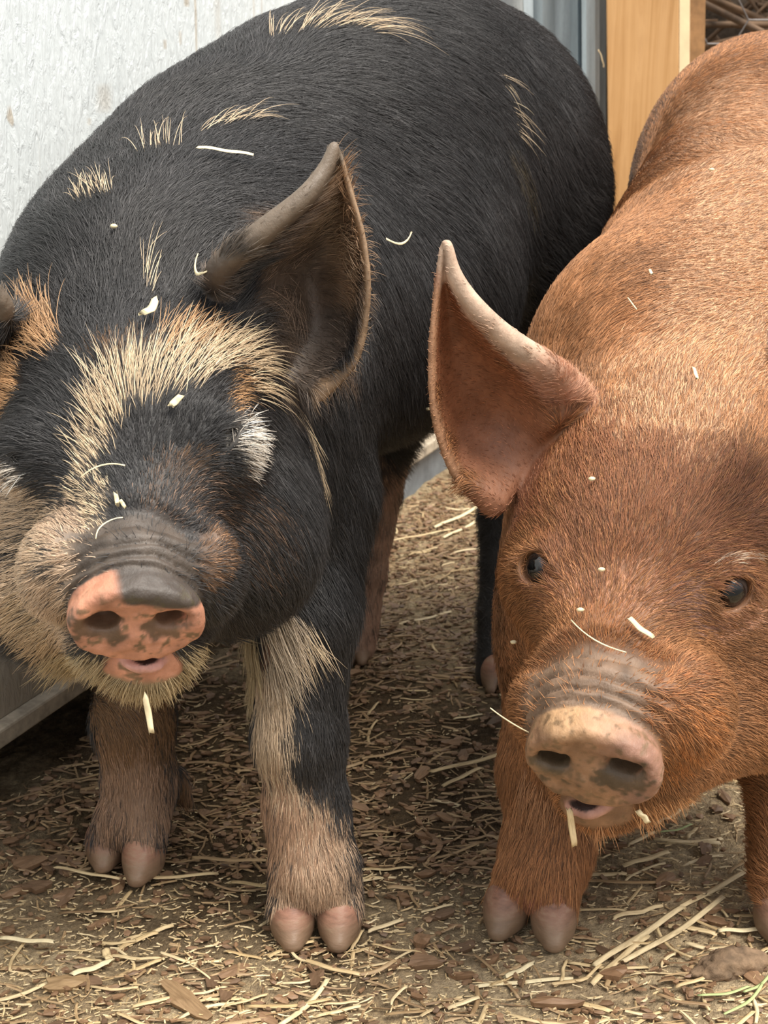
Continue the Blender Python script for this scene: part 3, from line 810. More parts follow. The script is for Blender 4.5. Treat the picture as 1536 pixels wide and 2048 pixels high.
for a, t in [((584, 1835, 1.005), (586, 1868, .992)), ((679, 1835, 1.005), (678, 1868, .992)), ((213, 1700, 1.12), (210, 1722, 1.105)), ((289, 1705, 1.10), (274, 1738, 1.08)),
             ((700, 1315, 1.56), (698, 1325, 1.54)), ((722, 1315, 1.56), (724, 1325, 1.54)), ((985, 1365, 1.48), (982, 1375, 1.47)), ((1004, 1365, 1.48), (1006, 1375, 1.47))]:
    claw(pigB, a, t, .0158 if a[2] < 1.3 else .011, hm_b)
for a, t in [((1016, 1825, 1.02), (995, 1845, 1.005)), ((1108, 1835, 1.005), (1106, 1868, .992)), ((1555, 1830, 1.01), (1552, 1855, 1.0)), ((1625, 1830, 1.0), (1628, 1860, .99))]:
    claw(pigR, a, t, .0160, hm_r)
#PIGPARTSEND
# ------------------------------------------------------------------ ground
def ground_h(p):
    p = np.asarray(p, float); q = np.stack([p[:, 0], p[:, 1], np.zeros(len(p))], 1)
    h = (vnoise(q, 5) - .5) * .012 + (vnoise(q, 17) - .5) * .007 + (vnoise(q, 60) - .5) * .0035
    for fx, fy in FEET: h -= .35 * h * np.exp(-((p[:, 0] - fx) ** 2 + (p[:, 1] - fy) ** 2) / .003)
    return h - .003
FEET = [(G(*a).x, G(*a).y) for a in ((588, 1860), (676, 1860), (215, 1725), (280, 1730), (700, 1325), (990, 1370), (1000, 1850), (1105, 1860), (1560, 1850))]
gx = np.concatenate([np.linspace(-1.6, -.5, 30, endpoint=False), np.linspace(-.5, .75, 420, endpoint=False), np.linspace(.75, 2.2, 30)])
gy = np.concatenate([np.linspace(.3, .8, 20, endpoint=False), np.linspace(.8, 1.9, 370, endpoint=False), np.linspace(1.9, 3.8, 80)])
GXm, GYm = np.meshgrid(gx, gy, indexing='ij'); pp = np.stack([GXm.ravel(), GYm.ravel()], 1)
hh = ground_h(pp); q3 = np.stack([pp[:, 0], pp[:, 1], hh * 0], 1)
hh += (vnoise(q3, 190) - .5) * .0022
Vg = np.concatenate([pp, hh[:, None]], 1); I = np.arange(len(pp)).reshape(len(gx), len(gy))
Fg = np.stack([I[:-1, :-1], I[1:, :-1], I[1:, 1:], I[:-1, 1:]], -1).reshape(-1, 4)
m, nt, b = nodes('trodden_soil')
v = coords(nt)
n1 = noise(nt, 9, 6, .65, v); n2 = noise(nt, 160, 6, .7, v); n3 = noise(nt, 620, 3, .6, v)
c1 = ramp(nt, n1.outputs[0], [(.30, (.29, .21, .125)), (.5, (.44, .335, .21)), (.72, (.56, .445, .285))])
c2 = mixc(nt, .75, c1.outputs[0], ramp(nt, n2.outputs[0], [(.32, (.35, .32, .28)), (.5, (1, 1, 1)), (.68, (1.7, 1.65, 1.5))]).outputs[0], 'MULTIPLY')
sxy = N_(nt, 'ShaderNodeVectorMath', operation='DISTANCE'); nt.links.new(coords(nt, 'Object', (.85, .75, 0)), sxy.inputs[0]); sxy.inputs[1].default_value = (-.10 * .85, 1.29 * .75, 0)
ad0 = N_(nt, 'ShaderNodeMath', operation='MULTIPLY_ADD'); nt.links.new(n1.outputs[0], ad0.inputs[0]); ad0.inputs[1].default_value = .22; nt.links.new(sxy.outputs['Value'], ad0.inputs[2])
damp_shade = ramp(nt, ad0.outputs[0], [(.28, (.22, .19, .165)), (.40, (1, 1, 1))])  # dark damp soil, with shade between the pigs and under the wall painted in
c2 = mixc(nt, 1.0, c2, damp_shade.outputs[0], 'MULTIPLY')
c3_ = mixc(nt, ramp(nt, n3.outputs[0], [(.60, (0, 0, 0)), (.72, (.6, .6, .6))]).outputs[0], c2, (.56, .46, .30))
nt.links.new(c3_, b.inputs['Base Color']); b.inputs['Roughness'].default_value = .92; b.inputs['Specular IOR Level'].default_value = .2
ad = N_(nt, 'ShaderNodeMath', operation='ADD'); nt.links.new(n2.outputs[0], ad.inputs[0]); nt.links.new(n3.outputs[0], ad.inputs[1])
bump(nt, ad.outputs[0], b, .8, .006)
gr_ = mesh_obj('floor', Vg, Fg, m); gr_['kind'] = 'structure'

# ------------------------------------------------------------------ straw, chips and crumbs on the ground
def straw_mat(name, stops):
    m, nt, b = nodes(name)
    oi = N_(nt, 'ShaderNodeObjectInfo'); at = N_(nt, 'ShaderNodeAttribute', attribute_name='tone')
    ad = N_(nt, 'ShaderNodeMath', operation='ADD'); nt.links.new(oi.outputs['Random'], ad.inputs[0]); nt.links.new(at.outputs['Fac'], ad.inputs[1])
    fr = N_(nt, 'ShaderNodeMath', operation='FRACT'); nt.links.new(ad.outputs[0], fr.inputs[0])
    r = ramp(nt, fr.outputs[0], stops)
    n = noise(nt, 8, 5, vec=coords(nt, 'Object', (8, 60, 60)))
    nt.links.new(mixc(nt, .8, r.outputs[0], ramp(nt, n.outputs[0], [(.3, (.55, .5, .45)), (.6, (1.1, 1.1, 1.1))]).outputs[0], 'MULTIPLY'), b.inputs['Base Color'])
    b.inputs['Roughness'].default_value = .55; bump(nt, n.outputs[0], b, .4, .0005); return m
m_straw = straw_mat('dry_straw', [(0, (.58, .43, .23)), (.3, (.70, .55, .32)), (.55, (.78, .64, .40)), (.8, (.66, .50, .27)), (1, (.54, .39, .20))])
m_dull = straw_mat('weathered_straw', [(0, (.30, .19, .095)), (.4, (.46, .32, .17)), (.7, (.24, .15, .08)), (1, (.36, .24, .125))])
m_chip = straw_mat('brown_bark', [(0, (.20, .115, .06)), (.4, (.30, .18, .10)), (.7, (.14, .085, .05)), (1, (.26, .15, .08))])
m_pale = plain('pale_straw', (.80, .68, .43), .5, 200, .12, .2, .0003)
m_green = plain('green_blade', (.40, .47, .21), .5, 90, .2)
def blade(L, W, T, bend=0., kink=0., seg=8, rg=random, tube=True, split=False):
    """a stalk along x: a flattened hollow-looking tube with torn ends"""
    V = []; F = []; k = 6
    for i in range(seg + 1):
        t = i / seg; x = (t - .5) * L; y = bend * L * (4 * (t - .5) ** 2 - .3) + kink * L * max(0, t - .6); z = W * .12 * math.sin(t * 9)
        wdt = W * (1 - .35 * abs(t - .5) * (1 if not split else 1.6)) * .5
        for j in range(k):
            a = 2 * PI * j / k + .3
            jit = (rg.random() - .5) * W * (1.1 if i in (0, seg) else .08)
            V.append((x + jit * (i in (0, seg)), y + wdt * math.cos(a), z + T * .5 * math.sin(a) - (T * .3 if 1 < j < 3 else 0)))
    for i in range(seg):
        for j in range(k): F.append((i * k + j, i * k + (j + 1) % k, (i + 1) * k + (j + 1) % k, (i + 1) * k + j))
    F.append(tuple(range(k))[::-1]); F.append(tuple(seg * k + j for j in range(k)))
    return V, F
def chip_geo(L, W, T, rg=random, n=9):
    """an irregular splintery flake of bark or wood"""
    o = []
    for i in range(n):
        a = 2 * PI * i / n; r = .72 + .5 * rg.random(); o.append((L * .5 * r * math.cos(a), W * .5 * r * math.sin(a)))
    V = [(x, y, T * .5 + T * .5 * (rg.random() - .5)) for x, y in o] + [(x * .93, y * .9, -T * .5) for x, y in o] + [(0, 0, T * (.6 + .5 * rg.random())), (0, 0, -T * .5)]
    F = []
    for i in range(n):
        j = (i + 1) % n; F += [(i, j, 2 * n), (n + j, n + i, 2 * n + 1), (n + i, n + j, j, i)]
    return V, F
def mk_mesh(name, V, F, mat, smooth_=True):
    me = bpy.data.meshes.new(name); me.from_pydata(V, [], F); me.update(); me.materials.append(mat)
    if smooth_: me.polygons.foreach_set('use_smooth', np.ones(len(me.polygons), bool))
    return me
def gz(x, y): return float(ground_h(np.array([[x, y]]))[0])
def lay(name, me, x, y, z, rz, tilt=0., roll=0., **kw):
    o = bpy.data.objects.new(name, me); o.location = (x, y, z); o.rotation_euler = (roll, tilt, rz); link(o); tag(o, **kw); return o
rs = random.Random(21)
def wall_x(y): return -.841 + .4 * y        # ground line of the white wall
def free(x, y):
    if x < wall_x(y) + .02: return False
    return all((x - fx) ** 2 + (y - fy) ** 2 > .022 ** 2 for fx, fy in FEET)
def pxy(x, y, z=0.):
    v_ = y * ct - (z - CAMH) * st; return 768 + FPX * x / v_, 1024 - FPX * (y * st + (z - CAMH) * ct) / v_

# single long stalks and pieces one can point to
feat = [  # (x0, y0, x1, y1, width m, material, kind, label, lift)
    (1180, 1975, 1290, 1880, .0060, m_straw, 'straw', 'pale straw crossing the lower end of the bundle right of the red hooves', .006),
    (1190, 1940, 1365, 1805+20, .0065, m_straw, 'straw', 'long pale straw on top of the bundle right of the red pig', .010),
    (1250, 1935, 1450, 1805, .0060, m_straw, 'straw', 'longest pale straw of the bundle, pointing to the upper right', .008),
    (1335, 1835, 1500, 1745, .0055, m_straw, 'straw', 'long tan straw running up to the right frame edge', .006),
    (862, 1552, 1040, 1505, .0060, m_straw, 'straw', 'long tan straw between the two pigs, upper of a pair', .008),
    (882, 1578, 960, 1540, .0050, m_straw, 'straw', 'shorter tan straw under the long one between the pigs', .005),
    (938, 1978, 1140, 1960, .0048, m_pale, 'straw', 'thin pale straw lying level at the bottom, below the red hooves', .004),
    (1010, 1965, 1066, 1938, .0050, m_pale, 'straw', 'short pale straw resting over the level one at the bottom', .007),
    (250, 1762, 432, 1752, .0048, m_straw, 'straw', 'long straw lying level beside the black pig\'s left-hand hoof', .004),
    (112, 1738, 240, 1762, .0042, m_straw, 'straw', 'thin straw pointing at the hoof on the left', .004),
    (10, 1610, 150, 1566, .0038, m_dull, 'straw', 'long dull straw in the dark gap under wall', .006),
    (385, 1722, 530, 1728, .0050, m_dull, 'straw', 'dull straw between the black pig\'s two front legs', .006),
    (210, 1905, 218, 1985-60, .0070, m_straw, 'straw', 'short wide straw standing across at lower left', .006),
    (145, 1955, 222, 1930, .0065, m_pale, 'straw', 'bent pale straw at lower left, below the wide one', .006),
    (0, 1880, 108, 1888, .0055, m_pale, 'straw', 'pale straw touching the left frame edge near the bottom', .004),
    (1145, 1768, 1365, 1772, .0042, m_dull, 'twig', 'slim grey twig lying level behind the red hooves', .006),
    (1250, 1735, 1340, 1708, .0060, m_straw, 'straw', 'straw beside the twig, right of the red front leg', .005),
    (1435, 1866, 1530, 1864, .0055, m_pale, 'straw', 'pale straw lying level at the right frame edge', .005),
    (760, 1075, 825, 1100, .0045, m_chip, 'twig', 'dark twig lying behind the black pig', .006),
    (800, 1252, 905, 1228, .0055, m_straw, 'straw', 'pale straw behind the pigs, lower of the light ones', .006),
    (870, 1060, 965, 1015, .0075, m_pale, 'straw', 'bright wide straw under the red ear', .008),
    (890, 1078, 965, 1040, .0060, m_pale, 'straw', 'second bright straw just below the wide one under the ear', .006),
    (780, 1085, 900, 1062, .0050, m_straw, 'straw', 'long straw on the bright soil beyond the black leg', .005),
]
for x0, y0, x1, y1, w_, mat, kd, lb, lf_ in feat:
    a, c = G(x0, y0), G(x1, y1); L = (c - a).length; mid = (a + c) / 2
    V, F = blade(L, w_, w_ * .35, rs.uniform(-.03, .03), 0, 14, rs)
    lay('straw_stalk' if kd == 'straw' else 'twig', mk_mesh(kd, V, F, mat), mid.x, mid.y, max(gz(mid.x, mid.y), 0) + lf_ * .5, math.atan2(c.y - a.y, c.x - a.x), label=lb, cat=kd)
chips = [(370, 2000, .055, .017, -.85, 'long orange-brown wood chip with a dark spot at the bottom edge'), (850, 1935, .026, .016, .2, 'dark brown bark piece below and left of the red hooves'),
         (842, 1888, .018, .014, 1.2, 'small grey-brown bark piece on top of the dark one'), (1105, 2012, .040, .009, .02, 'flat brown wood chip at the bottom centre'),
         (130, 1965, .034, .016, .3, 'pale tan flake of wood at lower left'), (60, 1722, .030, .018, .8, 'brown bark chip at the left, in shade'),
         (75, 1735+40, .024, .014, .3, 'grey bark flake left of the pink hoof'), (905, 1570-90, .022, .014, .1, 'square grey bark piece between the pigs'),
         (1230, 1950, .026, .014, .5, 'reddish bark chip under the straw bundle')]
for x, y, L, W, rz, lb in chips:
    a = G(x, y); V, F = chip_geo(L, W, .004, rs, 11)
    lay('wood_chip', mk_mesh('wood_chip', V, F, m_chip if 'orange' not in lb and 'tan' not in lb else m_dull, False), a.x, a.y, gz(a.x, a.y) + .004, rz, .05, .05, label=lb, cat='wood chip')
# clod of earth at lower right
a = G(1450, 1945); V, F = uv_sphere(1, 40, 26); V = np.array(V)
V = V * (.026, .014, .011); V += (vnoise(V, 70)[:, None] - .5) * V * .9 + (vnoise(V, 260)[:, None] - .5) * V * .35
m_clod = plain('brown_clod', (.19, .125, .075), .9, 90, .5, .7, .004)
o = mesh_obj('clod', V, F, m_clod); o.location = (a.x, a.y, gz(a.x, a.y) + .005); o.rotation_euler = (0, 0, .3); tag(o, 'brown clod of earth at the lower right', 'clod')
# green blades at the corner
for i, (x0, y0, x1, y1, lb) in enumerate([(1400, 2008, 1500, 1990, 'pale green blade lying level near the lower right corner'), (1455, 2045, 1530, 1985, 'green blade rising to the right frame edge at the bottom'),
                                          (1490, 2000, 1540, 1968, 'thin green blade above the others at the corner'), (1320, 1678, 1385, 1662, 'pale green shred on the ground right of the red chin')]):
    a, c = G(x0, y0), G(x1, y1); V, F = blade((c - a).length,   .0030, .0009, .08, 0, 12, rs)
    lay('grass_blade', mk_mesh('grass_blade', V, F, m_green), (a.x + c.x) / 2, (a.y + c.y) / 2, max(0, gz(a.x, a.y)) + .006, math.atan2(c.y - a.y, c.x - a.x), label=lb, cat='grass blade')

# scattered stalks, each one an object: 300 that show largest
protoS = []
for i in range(16):
    L = [.022, .03, .04, .055][i % 4] * rs.uniform(.8, 1.2); V, F = blade(L, rs.uniform(.0026, .0050), rs.uniform(.001, .0018), rs.uniform(-.12, .12), rs.choice([0, 0, 0, .5, -.6]), 8, rs)
    protoS.append((mk_mesh('straw_stalk', V, F, m_straw), mk_mesh('straw_stalk', V, F, m_dull)))
placed = []
cnt = 0
while cnt < 277:
    px_, py_ = (rs.uniform(-20, 1560), 2060 - 820 * rs.random() ** 1.5) if cnt > 34 else (rs.uniform(770, 970), rs.uniform(1020, 1390))
    a = G(px_, py_)
    if not free(a.x, a.y): continue
    shade = 650 < px_ < 1050 and 1250 < py_ < 1720 or (px_ < 540 and py_ < 1760)  # shaded ground gets mostly the browner straw, shade put into its colour
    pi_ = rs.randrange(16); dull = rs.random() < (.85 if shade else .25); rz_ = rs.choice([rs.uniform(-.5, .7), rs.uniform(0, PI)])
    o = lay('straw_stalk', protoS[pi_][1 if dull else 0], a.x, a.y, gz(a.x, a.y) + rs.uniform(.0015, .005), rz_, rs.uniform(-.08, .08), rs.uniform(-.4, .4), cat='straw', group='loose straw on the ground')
    placed.append((o, px_, py_, rz_ % PI, ('brown', 'yellow')[0 if dull else 1] + ' ' + ('stub', 'short straw', 'straw', 'long straw')[pi_ % 4], a))
    cnt += 1
MARKS_ = [('black pig\'s forward hoof', 630, 1875), ('black pig\'s left-hand hoof', 250, 1745), ('red pig\'s front hoof', 1055, 1865), ('brown clod', 1450, 1945), ('black pig\'s hind hoof', 710, 1330),
          ('shadowed black hind leg', 990, 1375), ('orange-brown bottom chip', 370, 2000), ('lower left tan flake', 130, 1965), ('dark bark piece', 850, 1935), ('right-hand straw bundle', 1300, 1880),
          ('straw pair between pigs', 950, 1540), ('grey twig', 1250, 1770), ('red pig\'s right-hand leg', 1530, 1750), ('level pale bottom straw', 1040, 1970), ('dark gap under wall', 80, 1600), ('black pig\'s dewclaw', 372, 1600)]
def ordinal(i): return ['first', 'second', 'third', 'fourth', 'fifth', 'sixth', 'seventh', 'eighth', 'ninth', 'tenth', 'eleventh', 'twelfth', 'thirteenth', 'fourteenth', 'fifteenth', 'sixteenth', 'seventeenth', 'eighteenth', 'nineteenth', 'twentieth'][i]
def name_all(items, noun=''):
    by = {}
    for o, x, y, rz_, look, a in items:
        nm, mx, my = min(MARKS_, key=lambda m_: (m_[1] - x) ** 2 + ((m_[2] - y) * 1.3) ** 2)
        dx_, dy_ = x - mx, (y - my) * 1.3
        rel = ('right of' if dx_ > 0 else 'left of') if abs(dx_) > abs(dy_) else ('in front of' if dy_ > 0 else 'behind')
        r_ = math.degrees(rz_); ori = 'lying level' if r_ < 20 or r_ > 160 else 'slanting right' if r_ < 70 else 'pointing away' if r_ < 110 else 'slanting left'
        by.setdefault('%s %s %s the %s' % (look, ori, rel, nm), []).append((x, o))
    for k, v_ in by.items():
        v_.sort(key=lambda t_: t_[0])
        for i, (x, o) in enumerate(v_):
            o['label'] = k if len(v_) == 1 else '%s, %s from left' % (k, ordinal(min(i, 19)))
name_all(placed)
placed = []
protoC = [mk_mesh('wood_chip', *chip_geo(rs.uniform(.012, .028), rs.uniform(.006, .013), .003, rs), m_chip, False) for _ in range(10)]
cnt = 0
while cnt < 90:
    px_, py_ = rs.uniform(-20, 1560), 2060 - 820 * rs.random() ** 1.1
    a = G(px_, py_)
    if not free(a.x, a.y): continue
    rz_ = rs.uniform(0, PI); o = lay('wood_chip', rs.choice(protoC), a.x, a.y, gz(a.x, a.y) + .002, rz_, rs.uniform(-.2, .2), rs.uniform(-.2, .2), cat='wood chip', group='bark flakes on the ground')
    placed.append((o, px_, py_, rz_, 'brown bark flake', a)); cnt += 1
name_all(placed)
# everything finer: one object of chaff
def scatter(name, count, mats, label, cat, seed, kinds):
    r = random.Random(seed); bm_V = []; bm_F = []; tone = []; mi = []
    for _ in range(count):
        kd = r.choices(range(len(kinds)), [k[0] for k in kinds])[0]; _, la, lb_, wa, wb_, mat_i, region = kinds[kd]
        for _try in range(30):
            y = .84 + 1.7 * r.random() ** 1.6; x = r.uniform(-.28, .30) * y * 1.12
            if r.random() < .16: y = r.uniform(1.5, 2.5); x = r.uniform(-.05, .26)
            if x < wall_x(y) + .005: continue
            px_, py_ = pxy(x, y); dark = vnoise(np.array([[x, y, .3]]), 7)[0]
            mid = (py_ < 1740 and px_ < 1080)
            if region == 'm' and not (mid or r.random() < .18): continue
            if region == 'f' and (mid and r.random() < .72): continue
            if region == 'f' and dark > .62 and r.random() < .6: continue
            break
        V, F = (blade if r.random() < .75 else chip_geo)(r.uniform(la, lb_), r.uniform(wa, wb_), .0011, rg=r, **({'seg': 2, 'bend': r.uniform(-.15, .15)} if False else {})) if False else (
            blade(r.uniform(la, lb_), r.uniform(wa, wb_), .0009, r.uniform(-.07, .07), 0, 2, r) if mat_i != 2 else chip_geo(r.uniform(la, lb_), r.uniform(wa, wb_) * 2, .0016, r, 5))
        rz = r.uniform(0, 2 * PI) if r.random() < .6 else r.uniform(-.4, .7)
        M = Matrix.Translation((x, y, gz(x, y) + r.uniform(.0006, .0045))) @ Matrix.Rotation(rz, 4, 'Z') @ Matrix.Rotation(r.uniform(-.22, .22), 4, 'Y') @ Matrix.Rotation(r.uniform(-.6, .6), 4, 'X')
        b0 = len(bm_V); M = np.array(M); Va = np.array(V) @ M[:3, :3].T + M[:3, 3]
        bm_V.extend(Va.tolist()); bm_F.extend([tuple(b0 + i for i in f) for f in F]); tone.extend([r.random()] * len(V)); mi.extend([mat_i] * len(F))
    me = bpy.data.meshes.new(name); me.from_pydata(bm_V, [], bm_F); me.update()
    for m_ in mats: me.materials.append(m_)
    me.polygons.foreach_set('material_index', mi)
    at = me.attributes.new('tone', 'FLOAT', 'POINT'); at.data.foreach_set('value', tone)
    o = bpy.data.objects.new(name, me); link(o); tag(o, label, cat, kind='stuff'); return o
scatter('chaff', 22000, [m_straw, m_dull, m_chip], 'fine chaff and crumbs of straw strewn over the soil', 'chaff', 5,
        [(1.6, .004, .013, .0007, .0018, 0, 'f'), (4, .008, .026, .0012, .0030, 1, 'm'), (3.5, .005, .015, .0015, .004, 2, 'm'), (8, .0015, .0045, .0006, .0015, 0, 'f'), (1.2, .003, .008, .0006, .0016, 0, 'a'), (1.0, .004, .010, .001, .003, 2, 'a')])

# ------------------------------------------------------------------ white wall
def box_mesh(V8): return V8, [(0, 1, 2, 3), (7, 6, 5, 4), (0, 4, 5, 1), (1, 5, 6, 2), (2, 6, 7, 3), (3, 7, 4, 0)]
W0 = Vector((-.353, 1.221, 0)); Wd = Vector((.4, 1.0, 0)).normalized(); Wn = Vector((Wd.y, -Wd.x, 0))    # Wn points towards the pigs
def wbox(name, s0, s1, z0, z1, d0, d1, mat, kind='structure'):
    V = []
    for d in (d0, d1):
        for s_, z in ((s0, z0), (s1, z0), (s1, z1), (s0, z1)):
            p = W0 + Wd * s_ + Wn * d; V.append((p.x, p.y, z))
    V, F = box_mesh(V); o = mesh_obj(name, V, F, mat, smooth=False); bv = o.modifiers.new('b', 'BEVEL'); bv.width = .0025; bv.segments = 2
    if kind: o['kind'] = kind
    return o
m, nt, b = nodes('white_embossed_panel')
v = coords(nt); vs = coords(nt, 'Object', (1, 1, .35))
n1 = noise(nt, 120, 5, .6, vs, 1.0); n2 = noise(nt, 3.0, 4, .6, coords(nt, 'Object', (14, 14, .55))); n3 = noise(nt, 26, 6, .7, coords(nt, 'Object', (1, 1, .45)))
base = ramp(nt, n3.outputs[0], [(.30, (.74, .79, .80)), (.6, (.81, .86, .87))]).outputs[0]
streak = ramp(nt, n2.outputs[0], [(.66, (0, 0, 0)), (.75, (.25, .25, .25))]).outputs[0]
spx = N_(nt, 'ShaderNodeSeparateXYZ'); nt.links.new(v, spx.inputs[0])
c_ = mixc(nt, streak, base, (.60, .52, .40))
spk = noise(nt, 38, 2, .5, coords(nt, 'Object', (1, 1, .5)))
c_ = mixc(nt, ramp(nt, spk.outputs[0], [(.73, (0, 0, 0)), (.77, (.6, .6, .6))]).outputs[0], c_, (.48, .36, .22))
def on_wall(px_, py_):
    r = ray(px_, py_); o_ = Vector((0, 0, CAMH)); t = (W0 - o_).dot(Wn) / r.dot(Wn); return o_ + r * t
for xa, ya, xb, yb, wd_, am in ((388, -60, 393, 130, .0022, .55), (432, -60, 436, 95, .006, .22), (506, -60, 508, 60, .003, .30), (522, -60, 524, 50, .002, .3), (372, -10, 374, 15, .005, .6), (330, 78, 326, 100, .003, .5), (360, 60, 361, 92, .003, .4), (206, 165, 190, 230, .011, .30), (178, 235, 176, 252, .003, .3)):
    A_, B_ = on_wall(xa, ya), on_wall(xb, yb); z0_, z1_ = sorted((A_.z, B_.z))
    def mth(op, a_, b_=None, cl=False):
        n_ = N_(nt, 'ShaderNodeMath', operation=op); n_.use_clamp = cl
        for i_, v_ in enumerate((a_, b_)):
            if v_ is None: continue
            if hasattr(v_, 'is_linked'): nt.links.new(v_, n_.inputs[i_])
            else: n_.inputs[i_].default_value = v_
        return n_.outputs[0]
    sxn = mth('ADD', spx.outputs[1], mth('MULTIPLY', mth('SUBTRACT', n3.outputs[0], .5), wd_ * 2.5))
    dx_ = mth('DIVIDE', mth('ABSOLUTE', mth('SUBTRACT', sxn, A_.y)), wd_ * 1.4)
    zc = mth('DIVIDE', mth('ABSOLUTE', mth('SUBTRACT', spx.outputs[2], (z0_ + z1_) / 2)), (z1_ - z0_) / 2)
    mk_ = mth('MULTIPLY', mth('SUBTRACT', 1.0, mth('POWER', dx_, 2.), True), mth('SUBTRACT', 1.0, mth('POWER', zc, 4.), True))
    c_ = mixc(nt, mth('MULTIPLY', mk_, am), c_, (.46, .34, .20))
low = ramp(nt, spx.outputs[2], [(.08, (.9, .9, .9)), (.18, (.65, .65, .65)), (.26, (.12, .12, .12)), (.42, (0, 0, 0))])  # splashed dirt, plus the pig's shade painted into the wall foot
c_ = mixc(nt, low.outputs[0], c_, (.27, .215, .15))
nt.links.new(c_, b.inputs['Base Color']); b.inputs['Roughness'].default_value = .42
bump(nt, n1.outputs[0], b, .65, .004)
L_end = 1.66
wbox('wall_left', -1.5, L_end - .06, .075, 1.4, -.02, 0, m)
m_seam = plain('white_panel_edge', (.74, .74, .71), .5, 30, .08)
wbox('trim_1', L_end - .058, L_end + .05, .075, 1.4, -.02, .003, m_seam)
m_ledge = plain('weathered_ledge', (.40, .34, .26), .8, 60, .35, .5, .002)
wbox('trim_2', -1.5, L_end + .05, .058, .076, -.02, .014, m_ledge)
m_base = plain('grey_base_rail', (.22, .25, .28), .5, 25, .3, .3, .001, .2)
wbox('trim_3', .62, L_end + .05, -.02, .058, -.03, -.006, m_base)
m_void = plain('gap_shade_black', (.03, .025, .02), .9, 20, .4, .3, .002)  # near-black backing that paints the deep shade of the gap
wbox('gap_shade_4', -1.5, .64, -.02, .058, -.40, -.38, m_void)
wbox('gap_shade_5', -1.5, L_end, .060, .075, -.40, -.021, m_void)

# ------------------------------------------------------------------ corner post, timber and netting
def vpost(parent, name, prof, x_of, Y0, mat, lean=.055, z0=-.02, z1=1.15, bev=.0):
    """a vertical extrusion of a plan profile [(px at the top of the photo, depth)], leaning slightly"""
    pts = []
    for px_, dy in prof:
        q = P(px_, 0, Y0 + dy); pts.append((q.x, Y0 + dy))
    n = len(pts); V = []
    zt = P(1200, 0, Y0).z
    for z in (z0, z1):
        for x, y in pts: V.append((x + (zt - z) * lean, y, z))
    F = [tuple(range(n)), tuple(range(2 * n - 1, n - 1, -1))] + [(i, n + i, n + (i + 1) % n, (i + 1) % n) for i in range(n)]
    o = mesh_obj(name, V, F, mat, parent, smooth=False)
    if bev: bv = o.modifiers.new('b', 'BEVEL'); bv.width = bev; bv.segments = 2
    return o
def metal(name, col):
    m, nt, b = nodes(name); v_ = coords(nt, 'Object', (30, 30, 2)); n = noise(nt, 2, 5, .6, v_); k = noise(nt, 120, 4, .6)
    nt.links.new(mixc(nt, .5, ramp(nt, n.outputs[0], [(.3, tuple(c * .72 for c in col)), (.7, tuple(min(1, c * 1.2) for c in col))]).outputs[0], ramp(nt, k.outputs[0], [(.35, (.8, .8, .8)), (.65, (1.1, 1.1, 1.1))]).outputs[0], 'MULTIPLY'), b.inputs['Base Color'])
    b.inputs['Metallic'].default_value = .25; b.inputs['Roughness'].default_value = .5; return m
mA, mBm = metal('galvanised_dark', (.30, .35, .38)), metal('galvanised_light', (.50, .57, .61))
fl = empty('corner_post', P(1120, 600, 2.55)); fl.location.z = 0; tag(fl, 'grey-blue galvanised sheet metal corner post between wall and timber', 'post')
vpost(fl, 'flange', [(1047, 0), (1066, 0), (1066, .04), (1047, .04)], 0, 2.54, mBm, .045)
vpost(fl, 'channel', [(1062, .012), (1085, .004), (1110, .020), (1140, .022), (1155, .010), (1163, .022), (1163, .05), (1062, .05)], 0, 2.54, mA, .045)
vpost(fl, 'rib', [(1163, .0), (1172, -.008), (1190, -.008), (1199, .0), (1199, .05), (1163, .05)], 0, 2.54, mBm, .045)
vpost(fl, 'lip', [(1199, .03), (1212, .03), (1212, .06), (1199, .06)], 0, 2.54, mA, .045)
m, nt, b = nodes('new_pine')
v = coords(nt, 'Object', (26, 26, 1.3)); n = noise(nt, 2.2, 6, .6, v, 1.0); n2 = noise(nt, 6, 4, .6, coords(nt))
wv_ = ramp(nt, n.outputs[0], [(.25, (.34, .165, .055)), (.42, (.55, .30, .115)), (.58, (.64, .37, .16)), (.8, (.46, .235, .085))])
nt.links.new(mixc(nt, .35, wv_.outputs[0], ramp(nt, n2.outputs[0], [(.3, (.7, .62, .5)), (.7, (1.1, 1.1, 1.1))]).outputs[0], 'MULTIPLY'), b.inputs['Base Color'])
b.inputs['Roughness'].default_value = .6; bump(nt, n.outputs[0], b, .3, .002)
pine = m; pale_pine = plain('planed_pine_edge', (.82, .62, .38), .6, 20, .12); old_pine = plain('weathered_pine', (.42, .23, .10), .75, 30, .35, .4, .002)
tp = empty('timber_post', P(1290, 600, 2.5)); tp.location.z = 0; tag(tp, 'upright pine board with orange grain behind the red pig', 'post')
vpost(tp, 'board', [(1213, 0), (1358, 0), (1358, .04), (1213, .04)], 0, 2.48, pine, .055, bev=.002)
vpost(tp, 'planed_edge', [(1359, .002), (1380, .010), (1380, .04), (1359, .04)], 0, 2.48, pale_pine, .055)
tb = empty('back_board', P(1400, 600, 2.56)); tb.location.z = 0; tag(tb, 'narrow reddish-brown weathered board behind the pale pine edge', 'board')
vpost(tb, 'board', [(1376, 0), (1411, 0), (1411, .03), (1376, .03)], 0, 2.55, old_pine, .05)
# wood shaving hanging at the post
a = P(1204, 118, 2.47); V, F = blade(.028, .006, .001, .2, 0, 8, rs)
o = mesh_obj('splinter', V, F, pale_pine, tp, cols=None); o.matrix_parent_inverse = Matrix.Identity(4); o.location = a - Vector(tp.location); o.rotation_euler = (0, 1.2, .3)
